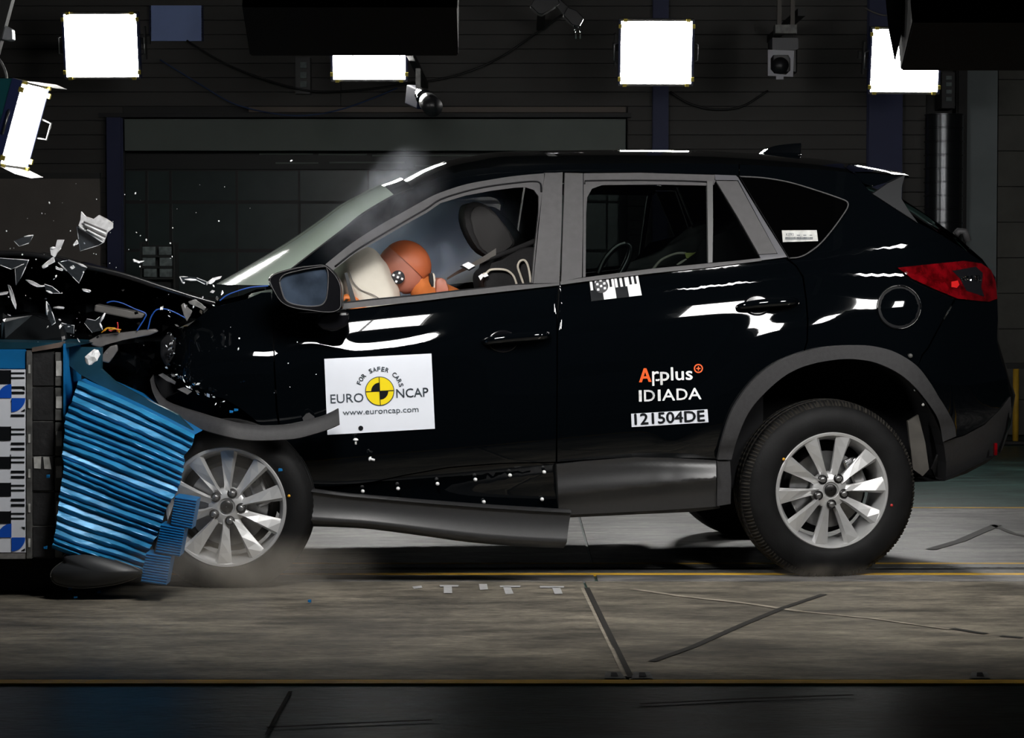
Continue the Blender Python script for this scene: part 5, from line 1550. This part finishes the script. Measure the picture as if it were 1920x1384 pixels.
def sill_strip():
    n = len(topS)
    T = [R_ @ C(a, b, -0.055 - 0.04 * i / n) for i, (a, b) in enumerate(topS)]
    B = [R_ @ C(a, b, -0.03 - 0.05 * i / n) for i, (a, b) in enumerate(botS)]
    c = sum(T + B, Vector()) / (2 * n); c.z = min(p.z for p in B)
    prof = [(0.0, 0.05), (0.0, 0.0), (0.06, -0.014), (0.085, -0.003), (0.2, -0.0035), (0.3, -0.0055), (0.4, -0.0090), (0.5, -0.0140), (0.6, -0.0202), (0.7, -0.0274), (0.78, -0.0336), (0.82, -0.032), (1.0, 0.02), (1.0, 0.03), (0.5, 0.03), (0.06, 0.02)]
    rows = []
    for t, b in zip(T, B):
        rows.append([lerp(t, b, q) - c + V * d for q, d in prof])
    k = len(prof)
    vs = [p for r in rows for p in r]
    fs = [(i * k + j, i * k + j + 1, (i + 1) * k + j + 1, (i + 1) * k + j) for i in range(n - 1) for j in range(k - 1)]
    fs += [tuple(range(1, k)), tuple((n - 1) * k + q for q in range(1, k))[::-1]]
    o = mesh_obj('sill_trim', vs, fs, SATIN, None, True, c)
    bm = bmesh.new(); bm.from_mesh(o.data); bmesh.ops.recalc_face_normals(bm, faces=bm.faces); bm.to_mesh(o.data); bm.free()
    autosmooth(o, 50)
    return tag(o, 'long charcoal sill strip torn loose and hanging under the front door', 'trim')
sill_strip()
for x, y, lab in ((667, 828, 'white mushroom clip flying just below the white placard'), (697, 861, 'lower white clip flying below the placard, lying sideways')):
    p = R_ @ C(x, y, -0.10)
    t = thing('trim_clip', lab, 'clip', p)
    if y < 840:
        tube('cap', [(0, 0, 0.004), (0, 0, 0.009), (0, 0, 0.013)], 0.01, WHITEINK, t, 12, [0.0105, 0.010, 0.004])
        tube('shank', [(0, 0, 0.004), (0, 0, -0.012)], 0.004, WHITEINK, t, 8)
    else:
        tube('cap', [(-0.004, 0, 0), (-0.009, 0, 0.002), (-0.012, 0, 0.003)], 0.009, WHITEINK, t, 12, [0.010, 0.009, 0.004])
        tube('shank', [(-0.004, 0, 0), (0.012, 0, -0.004)], 0.0045, WHITEINK, t, 8)

# ================================================================== THE BARRIER
YB = -0.62
bar = thing('crash_barrier', 'concrete barrier end with black blocks, a scale plate and blue top sheet at left', 'barrier', (W(40, 900, YB).x, YB + 0.5, 0.0))
o0 = Vector(bar.location)
def B(px, py, Y=YB): return W(px, py, Y) - o0
def bpr(name, pts, Y, th, m, parent=bar, bevel=0.0, off=o0):
    bm = bmesh.new()
    a = [bm.verts.new(W(p[0], p[1], Y) - off) for p in pts]
    b = [bm.verts.new(W(p[0], p[1], Y) + Vector((0, th, 0)) - off) for p in pts]
    bm.faces.new(a); bm.faces.new(b[::-1])
    for i in range(len(pts)):
        j = (i + 1) % len(pts); bm.faces.new((a[j], a[i], b[i], b[j]))
    if bevel: bmesh.ops.bevel(bm, geom=list(bm.edges), offset=bevel, segments=2, affect='EDGES')
    return bm_obj(name, bm, m, parent)
def rect(x0, y0, x1, y1): return [(x0, y0), (x1, y0), (x1, y1), (x0, y1)]
bpr('core', rect(-60, 660, 118, 1047), YB + 0.03, 0.5, BLOCKM)
bpr('gap_shade', rect(-60, 1046, 112, 1108), YB + 0.12, 0.8, SEAL)  # black filler painted in for the shaded gap under the raised barrier
bpr('blue_plate', rect(-60, 655, 49, 692), YB - 0.012, 0.05, BARBLUE2, bevel=0.003)
bpr('top_sheet', [(-60, 640), (100, 643), (152, 646), (120, 653), (-60, 655)], YB - 0.01, 0.5, BARTEAL)
bpr('edge_strip', rect(49, 657, 59.5, 1048), YB - 0.02, 0.05, GREYMET, bevel=0.002)
for i in range(6):
    y0 = 667 + i * 65.2
    for xx, ww in ((53, 3.5),):
        bpr('white_patch', rect(xx, y0 + 17, xx + ww, y0 + 33), YB - 0.024, 0.004, WHITEMET)
ys = [659, 725.5, 790.5, 856, 922, 987, 1047]
for i in range(6):
    bpr('block', rect(60.5, ys[i] + 1.2, 102, ys[i + 1] - 1.0), YB - 0.004 - random.uniform(0, 0.006), 0.05, BLOCKM, bevel=0.003)
    bpr('seam_strip', rect(60, ys[i] - 0.8, 102, ys[i] + 0.9), YB - 0.003, 0.02, GREYMET)
    bpr('strip_plate', rect(103, ys[i] + 1.5, 117, ys[i + 1] - 1.5), YB - 0.016, 0.04, GREYMET, bevel=0.002)
    bpr('white_patch', rect(105, ys[i] + 18, 116, ys[i] + 46 - (i % 2) * 6), YB - 0.020, 0.004, WHITEMET)
bpr('top_wedge', [(60, 652), (118, 641), (116, 651), (60, 660)], YB - 0.02, 0.05, mat('rusty_wedge', (0.12, 0.09, 0.075), 0.6, var=0.3))
bpr('tape_mark', [(63, 857), (77, 856), (76, 879), (64, 878)], YB - 0.013, 0.003, WHITEMET)
bpr('tape_mark', [(81, 857), (92, 857), (96, 880), (83, 879)], YB - 0.013, 0.003, WHITEMET)
bpr('bottom_strip', rect(-60, 1037, 49, 1048), YB - 0.014, 0.03, PALECONC)
sc2 = bpr('scale_plate', rect(-60, 693, 48, 1036), YB - 0.016, 0.03, WHITE)
def bproj(off): return lambda x, y: B(x, y, YB - off)
d = Decal()
sqs = [(694, 720), (800, 826.5), (856.5, 879), (905.5, 931), (959, 982)]
for a, b in sqs:
    d2 = Decal(); d2.poly(rect(-60, a, 20, b)); d2.build('black_square', BLACKINK, sc2, 0, bproj(0.0185))
yk = 694
for k in range(13):
    y0 = 694 + 26.35 * k
    for q in (0, 1, 2):
        if k in (2, 3, 12) and q > 0 or k in (11, 12): continue
        if k % 2 == 0: d.poly(rect(20.5, y0 + q * 9 + 4.2, 46, y0 + q * 9 + 7.2)) if q < 2 else None
        else: d.poly(rect(20.5, y0 + 4 + q * 10, 46, y0 + 8.5 + q * 10)) if q < 2 else None
    if k % 2 == 0 and k not in (2, 12):
        d.poly(rect(19, y0 + 0.3, 20.8, y0 + 26))
for cy in (746.5, 1008):
    d.poly([(39, cy - 20), (47, cy - 20), (47, cy - 14.5)]); d.poly([(39, cy + 25), (47, cy + 25), (47, cy + 20)])
tag(d.build('scale_ticks', BLACKINK, sc2, 0, bproj(0.0185)), kind='stuff')
d = Decal()
for cy in (746.5, 1008):
    for a0 in (90, 270):
        d = Decal(); d.sector(21.5, cy, 0, 26, a0, a0 + 90); d.build('blue_quarter', BLUEINK, sc2, 0, bproj(0.019))
# deformable honeycomb: crushed pleats
hy = thing('crushed_honeycomb', 'crushed blue aluminium honeycomb block with slanting pleats before the car', 'barrier face', (W(230, 900, YB).x, YB + 0.2, W(0, 1080, YB).z))
o1 = Vector(hy.location)
LE = cr([(147, 713), (136, 748), (122, 785), (121, 815), (117, 850), (119, 880), (112, 925), (108, 965), (103, 1000), (97, 1028)], 8)
RE = cr([(365, 815), (359, 838), (347, 852), (345, 872), (338, 905), (327, 930), (311, 955), (302, 988), (282, 1028), (262, 1080)], 8)
NT, NS = 190, 26
def along(P, t):
    ds = [math.hypot(P[i + 1][0] - P[i][0], P[i + 1][1] - P[i][1]) for i in range(len(P) - 1)]
    f = t * sum(ds); i = 0
    while i < len(ds) - 1 and f > ds[i]: f -= ds[i]; i += 1
    f /= ds[i]
    return (lerp(P[i][0], P[i + 1][0], f), lerp(P[i][1], P[i + 1][1], f))
random.seed(11)
edges_ = [0.0]
while edges_[-1] < 1:
    edges_.append(edges_[-1] + random.uniform(0.028, 0.062))
rows = []
for i in range(NT + 1):
    t = i / NT
    L, R2 = along(LE, t), along(RE, t)
    r = []
    for j in range(NS + 1):
        s = j / NS
        tt = t + 0.010 * noise.noise(Vector((s * 2.2, t * 5, 1.0))) + 0.004 * noise.noise(Vector((s * 9, t * 20, 4.0)))
        k = 0
        while k < len(edges_) - 2 and tt > edges_[k + 1]: k += 1
        ph = (tt - edges_[k]) / (edges_[k + 1] - edges_[k])
        tri = ph / 0.62 if ph < 0.62 else (1 - ph) / 0.38
        amp = 0.019 + 0.012 * noise.noise(Vector((k * 1.7, s * 1.5, 0)))
        jag = (2.5 * noise.noise(Vector((t * 34, 7, 0))) if j in (0, NS) else 0)
        x = lerp(L[0], R2[0], s) + jag; y = lerp(L[1], R2[1], s) - 5 * math.sin(PI * s) * (0.5 - t) * 1.2
        r.append(W(x, y, YB - 0.05 - amp * tri + 0.05 * (s - 0.5)) - o1)
    rows.append(r)
hc2 = grid_obj('pleated_face', rows, BARBLUE, hy, False)
# body of the block behind the pleats
bk = []
for i in range(0, NT + 1, 10):
    t = i / NT
    L, R2 = along(LE, t), along(RE, t)
    bk.append([W(L[0], L[1], YB - 0.045) - o1, W(L[0], L[1], YB + 0.5) - o1, W(R2[0], R2[1], YB + 0.5) - o1, W(R2[0], R2[1], YB - 0.03) - o1])
grid_obj('block_body', bk, BARBLUE2, hy, False)
for j, e in ((0, rows[0]), (1, rows[-1])):
    n_ = len(e)
    mesh_obj('block_edge', [p for p in e] + [p + Vector((0, 0.5, 0)) for p in e], [(q, q + 1, n_ + q + 1, n_ + q) for q in range(n_ - 1)], BARBLUE2, hy)
bpr('cover_sheet', [(124, 650), (190, 652), (189, 692), (215, 716), (284, 754), (333, 778), (362, 808), (305, 783), (243, 752), (194, 726), (150, 702), (128, 684)], YB + 0.06, 0.04, BARTEAL, hy, off=o1)
bpr('edge_flange', [(118.5, 645), (121.5, 645), (123, 780), (119, 800)], YB - 0.03, 0.35, BARBLUE2, hy, off=o1)
bumps = [([(328, 931), (369, 937.5), (359, 992.5), (320, 984)]), ([(302, 983), (346.5, 991), (336.5, 1044), (291, 1036)]), ([(274, 1037), (321, 1044), (311, 1098), (264, 1091)])]
labs = ['upper blue ribbed cube of the barrier bumper, beside the front wheel rim', 'middle blue ribbed cube of the three under the honeycomb', 'lowest blue ribbed cube nearest the floor']
for pts, lab in zip(bumps, labs):
    cxp = sum(p[0] for p in pts) / 4
    oc = W(cxp, max(p[1] for p in pts), YB - 0.12)
    t_ = thing('bumper_block', lab, 'barrier block', oc, 'blue bumper cubes of the barrier')
    rows = []
    N = 44
    for i in range(N + 1):
        t = i / N
        a = (lerp(pts[0][0], pts[3][0], t), lerp(pts[0][1], pts[3][1], t)); b = (lerp(pts[1][0], pts[2][0], t), lerp(pts[1][1], pts[2][1], t))
        rows.append([W(lerp(a[0], b[0], s), lerp(a[1], b[1], s), YB - 0.12 - (0.006 if i % 4 in (1, 2) else 0)) - oc for s in (0, .33, .67, 1)])
    grid_obj('ribbed_face', rows, BARBLUE2, t_, False)
    bm = bmesh.new()
    a = [bm.verts.new(W(p[0], p[1], YB - 0.119) - oc) for p in pts]; b = [bm.verts.new(W(p[0], p[1], YB - 0.119) + Vector((0, 0.12, 0)) - oc) for p in pts]
    bm.faces.new(a); bm.faces.new(b[::-1])
    for i in range(4): bm.faces.new((a[(i + 1) % 4], a[i], b[i], b[(i + 1) % 4]))
    bm_obj('cube_body', bm, BARBLUE2, t_)
for pts in ([(312, 983), (328, 940), (322, 984), (310, 985)], [(288, 1036), (300, 992), (296, 1034)]):
    bpr('backing_plate', pts, YB - 0.06, 0.02, mat('brown_backing', (0.10, 0.085, 0.075), 0.6), hy, off=o1)
lamp_piece = thing('torn_plastic_liner', 'dark grey leaf shaped plastic liner lying under the blue honeycomb', 'plastic piece', G(180, 1104))
o2 = Vector(lamp_piece.location)
lpp = cr([(95, 1080), (99, 1068), (110, 1058), (119, 1052), (121, 1040), (160, 1036), (215, 1050), (266, 1070), (258, 1082), (225, 1094), (180, 1101), (140, 1102), (105, 1095)], 3, True)
yl = -0.62
vs = [W(a, b, yl - 0.05) - o2 for a, b in lpp] + [W(180 + (a - 180) * 0.9, 1072 + (b - 1072) * 0.8, yl - 0.09) - o2 for a, b in lpp] + [W(180, 1072, yl - 0.10) - o2]
n = len(lpp)
mesh_obj('shell', vs, [(i, (i + 1) % n, n + (i + 1) % n, n + i) for i in range(n)] + [(n + i, n + (i + 1) % n, 2 * n) for i in range(n)], mat('dark_grey_liner', (0.028, 0.03, 0.033), 0.45), lamp_piece, True)
tube('rim', [W(a, b, yl - 0.055) - o2 for a, b in lpp + lpp[:1]], 0.0022, GREYMET, lamp_piece, 6)

# ================================================================== FLYING DEBRIS
def shard(pts, Y, label, m=SHARD, th=0.006, tilt=0.0, edge=True, name='lens_shard', group='larger shards flying over the wrecked nose'):
    n = len(pts)
    cx = sum(p[0] for p in pts) / n; cy = sum(p[1] for p in pts) / n
    P = [W(a, b, Y + tilt * (a - cx) / 470 + tilt * 0.6 * (b - cy) / 470) for a, b in pts]
    c = sum(P, Vector()) / n
    t = thing(name, label, 'shard', c, group)
    bm = bmesh.new()
    a = [bm.verts.new(p - c) for p in P]; b = [bm.verts.new(p - c + Vector((0.001, th, 0.001))) for p in P]
    bm.faces.new(a); bm.faces.new(b[::-1])
    for i in range(n):
        j = (i + 1) % n; bm.faces.new((a[j], a[i], b[i], b[j]))
    bm_obj('sheet', bm, m, t)
    if edge:
        k0 = random.randrange(n)
        for q in range(n):
            if (q * 5 + k0) % 3 == 2 and n > 4: continue
            p0, p1 = P[q] - c, P[(q + 1) % n] - c
            r0 = random.choice([0.001, 0.0015, 0.002, 0.0034])
            tube('lit_edge', [p0, lerp(p0, p1, 0.5), p1], r0, random.choice([SHARDGLINT, SHARDGLINT, PALESH]), t, 5, [r0, r0 * random.uniform(0.5, 1.8), r0 * 0.6])  # bright tubes along some sides imitate backlit edges
    return t
YS = -0.30
big = shard([(152, 397), (160, 406), (175, 411), (185, 403.5), (200, 411), (211, 418.5), (211, 428), (201, 436), (194, 455), (170, 440), (147, 423), (151, 412)], YS, 'large pale ridged plastic shard flying highest over the bonnet', PALESH, 0.012, 0.3, False)
shard([(144, 425), (170, 441), (194, 455), (185, 460), (150, 471), (147, 448)], YS + 0.02, 'clear triangular shard hanging below the large ridged shard', tilt=0.2)
for i in range(4):
    y = 416 + 5 * i
    tube('ridge', [W(157 + 2 * i, y, YS - 0.03) - big.location, W(200 - i, y + 18, YS - 0.03 + 0.02) - big.location], 0.004, SHARDGLINT if i % 2 else GREYPL, big, 6)
tube('bright_rim', [W(149, 425, YS - 0.02) - big.location, W(193, 454, YS) - big.location], 0.005, SHARDGLINT, big, 6)
lst = [
 ([(26, 452), (45, 444), (62.5, 441), (58, 450), (54, 456), (36, 462)], 'thin clear shard flying alone at upper left above the buckled bonnet', 0.3),
 ([(94, 466), (104, 464), (107.5, 450), (120, 450), (114, 465), (107.5, 473.5), (103, 482), (96, 478)], 'upright crooked pale shard above the bonnet edge', 0.4),
 ([(93, 487), (100, 482), (102.5, 491), (90, 498), (80, 503.5), (78.5, 499)], 'narrow pale sliver slanting just below the crooked shard', 0.2),
 ([(109, 492), (128, 488), (146, 494), (163, 502), (156, 513), (148, 531), (136, 519), (125, 508)], 'big clear fan shaped shard in front of the bonnet edge', 0.4),
 ([(0, 484), (28, 486), (54, 488), (45, 495), (21, 505), (0, 497)], 'flat clear shard cut by the left border below the bonnet crest', 0.3),
 ([(28, 504), (42, 495), (54, 487), (48.5, 500), (38, 523), (30, 534.5)], 'pointed dark shard hanging beneath the flat clear one', 0.5),
 ([(14, 534), (19, 537), (25, 552), (30, 572), (29.5, 580), (21, 561)], 'long upright blade of lens plastic near the left border', 0.2),
 ([(0, 549), (15, 547), (14, 551), (0, 554)], 'short pale sliver crossing the left border beside the long blade', 0.2),
 ([(87, 565), (92, 572), (97, 584), (104, 605), (97, 610), (88, 591)], 'curved clear strip standing over the blue top sheet', 0.3),
 ([(107, 619), (111, 605), (125, 608), (134, 610), (139, 610), (138, 626), (122, 622)], 'bright clear corner of lamp lens just above the blue barrier sheet', 0.3),
 ([(158, 606), (163, 598), (179, 601), (187, 594), (197, 587), (187, 606), (192, 619), (173, 624)], 'star shaped grey shard beside the yellow wires', 0.4),
 ([(250, 486), (260, 490), (270, 489.5), (262, 493), (257, 492), (252, 491)], 'small bright shard flying in front of the paper rack', 0.2),
 ([(137, 459), (144, 450), (146.5, 457), (140, 460)], 'tiny grey chip left of the large ridged shard', 0.2),
 ([(154, 542), (168, 544), (168, 548), (157, 546)], 'small pale bar floating under the bonnet', 0.2),
 ([(337, 519), (352, 519), (369, 521), (388, 528.5), (388, 535), (384, 533), (368, 525), (346, 524), (346, 531), (342, 530)], 'thin pale bracket shaped shard over the windscreen base', 0.2),
 ([(388, 531), (399.5, 521.6), (415.6, 518), (413, 522), (403, 526), (395, 533)], 'curled bright sliver at the foot of the windscreen', 0.2),
 ([(104, 500), (110, 503), (118, 505), (117, 508), (105, 505)], 'little bright chip left of the fan shaped shard', 0.1),
 ([(131, 501), (136, 498), (140, 502), (135, 505)], 'small bright cube chip seen through the fan shaped shard', 0.1),
 ([(48, 525), (60, 527), (75, 535), (84, 536), (70, 538), (56, 532)], 'curved dim strip floating left under the bonnet', 0.3),
 ([(83, 533), (97, 537), (112, 549), (115, 550), (98, 550), (86, 545)], 'blurred pale flake floating under the bonnet crest', 0.3),
 ([(78, 598), (82, 598), (92, 606), (90, 608)], 'short white stick flying left of the curved strip', 0.1),
 ([(14, 590), (20, 592), (28, 597), (26, 599), (17, 595)], 'small pale chip flying near the left border above the barrier', 0.1),
 ([(100, 577), (120, 576.5), (120, 578.5), (100, 578.5)], 'thin straight pale line of trim above the lamp corner', 0.1),
]
for pts, lab, tl in lst:
    mm = SHARD if 'clear' in lab or 'bright' in lab else random.choice([SHARD, PALESH, PALESH])
    if 'white' in lab or 'bright' in lab and len(pts) < 7: mm = SHARDGLINT
    shard(pts, YS + random.uniform(-0.25, 0.15), lab, mm, 0.005, tl)
random.seed(5)
crumb_mesh = None
for i in range(64):
    if i < 38: x, y = random.uniform(0, 330), random.gauss(500, 70)
    elif i < 46: x, y = random.uniform(330, 600), random.uniform(600, 790)
    else: x, y = random.uniform(0, 560), random.uniform(300, 460)
    if crumb_mesh is None:
        bm = bmesh.new()
        bmesh.ops.create_icosphere(bm, subdivisions=1, radius=0.0036)
        for v in bm.verts: v.co *= random.uniform(0.6, 1.4)
        o = bm_obj('glass_crumb', bm, SHARDGLINT)
        crumb_mesh = o.data
    else:
        o = link('glass_crumb', crumb_mesh)
    o.location = W(x, y, random.uniform(-0.75, -0.35) if y > 470 else random.uniform(-0.3, 0.3))
    o.rotation_euler = [random.uniform(0, 6) for _ in range(3)]
    k = random.choice([0.3, 0.4, 0.5, 0.6, 0.9])
    o.scale = (k * random.uniform(0.7, 2), k, k)
    tag(o, 'tiny bright glass crumb flying in the air around the wrecked nose', 'glass crumb', 'glass crumbs in the air')
for i, (x, y) in enumerate(((443, 768), (434, 772), (526, 881), (132, 1104), (186, 1110), (142, 1120), (90, 893), (85, 1027), (580, 1127))):
    p = W(x, y, -0.8) if y < 1090 else G(x, y, 0.01)
    bm = bmesh.new()
    bmesh.ops.create_cube(bm, size=0.009)
    for v in bm.verts: v.co.x *= 1.4; v.co += Vector([random.uniform(-0.002, 0.002) for _ in range(3)])
    o = bm_obj('paint_flake', bm, BARBLUE2, None, loc=p)
    tag(o, 'tiny blue paint flake knocked off the honeycomb', 'paint flake', 'blue paint flakes')

# ================================================================== SMOKE AND DUST
def puff(name, label, c, rads, dens, col, nscale, seed, thr=0.42, rot=(0, 0, 0), aniso=0.55):
    bm = bmesh.new()
    bmesh.ops.create_icosphere(bm, subdivisions=3, radius=1.0)
    for v in bm.verts:
        v.co *= 1 + 0.12 * noise.noise(v.co * 1.6 + Vector((seed, 0, 0)))
        v.co = Vector((v.co.x * rads[0], v.co.y * rads[1], v.co.z * rads[2]))
    m = bpy.data.materials.new(name)
    m.use_nodes = True
    nt = m.node_tree
    nt.nodes.clear()
    out = nt.nodes.new('ShaderNodeOutputMaterial')
    pv = nt.nodes.new('ShaderNodeVolumePrincipled')
    pv.inputs['Color'].default_value = (*col, 1)
    pv.inputs['Anisotropy'].default_value = aniso
    tcn = nt.nodes.new('ShaderNodeTexCoord')
    mp = nt.nodes.new('ShaderNodeMapping')
    mp.inputs['Scale'].default_value = (1 / rads[0], 1 / rads[1], 1 / rads[2])
    nt.links.new(tcn.outputs['Object'], mp.inputs[0])
    ln = nt.nodes.new('ShaderNodeVectorMath'); ln.operation = 'LENGTH'
    nt.links.new(mp.outputs[0], ln.inputs[0])
    fall = nt.nodes.new('ShaderNodeMapRange')
    fall.interpolation_type = 'SMOOTHSTEP'
    fall.inputs['From Min'].default_value = 1.0
    fall.inputs['From Max'].default_value = 0.25
    nt.links.new(ln.outputs['Value'], fall.inputs['Value'])
    nz = nt.nodes.new('ShaderNodeTexNoise')
    nz.inputs['Scale'].default_value = nscale
    nz.inputs['Detail'].default_value = 3
    ad = nt.nodes.new('ShaderNodeVectorMath'); ad.inputs[1].default_value = (seed * 3.1, seed, 0)
    nt.links.new(tcn.outputs['Object'], ad.inputs[0])
    nt.links.new(ad.outputs[0], nz.inputs['Vector'])
    nr = nt.nodes.new('ShaderNodeMapRange')
    nr.inputs['From Min'].default_value = thr - 0.12
    nr.inputs['From Max'].default_value = thr + 0.22
    nr.inputs['To Min'].default_value = 0.08
    nt.links.new(nz.outputs['Fac'], nr.inputs['Value'])
    mu = nt.nodes.new('ShaderNodeMath'); mu.operation = 'MULTIPLY'
    nt.links.new(fall.outputs[0], mu.inputs[0]); nt.links.new(nr.outputs[0], mu.inputs[1])
    m2 = nt.nodes.new('ShaderNodeMath'); m2.operation = 'MULTIPLY'; m2.inputs[1].default_value = dens
    nt.links.new(mu.outputs[0], m2.inputs[0])
    nt.links.new(m2.outputs[0], pv.inputs['Density'])
    nt.links.new(pv.outputs[0], out.inputs['Volume'])
    o = bm_obj(name, bm, m, None, loc=c)
    o.rotation_euler = rot
    return tag(o, label, 'smoke', kind='stuff')
puff('smoke', 'grey blue airbag smoke filling the front of the cabin', R_ @ C(785, 450, 1.02), (0.50, 0.40, 0.26), 22.0, (0.80, 0.87, 1.0), 6.0, 1, 0.46, rot=(0, math.radians(-18), 0))
puff('smoke', 'wisp of grey smoke curling off the top of the windscreen', W(740, 325, 1.2), (0.20, 0.25, 0.11), 2.2, (0.85, 0.9, 1.0), 11.0, 2, 0.5, (0, math.radians(-35), 0))
puff('smoke', 'thin grey smoke drifting up the outside of the front pillar', R_ @ C(715, 400, 0.02), (0.34, 0.16, 0.16), 2.6, (0.85, 0.9, 1.0), 9.0, 6, 0.47, (0, math.radians(-32), 0))
puff('dust', 'brown dust cloud rolling along the floor by the front tyre', W(470, 1062, -0.85), (0.55, 0.28, 0.14), 1.9, (0.95, 0.88, 0.78), 6.0, 3, aniso=0.0)
puff('dust', 'thin dust at the floor under the rear tyre', W(1555, 1078, -0.05), (0.28, 0.2, 0.06), 1.3, (0.95, 0.85, 0.72), 8.0, 4, 0.5, aniso=0.0)
puff('dust', 'faint dust hanging in front of the front wheel', W(420, 930, -0.75), (0.26, 0.14, 0.28), 0.7, (0.95, 0.9, 0.84), 6.0, 5, aniso=0.0)
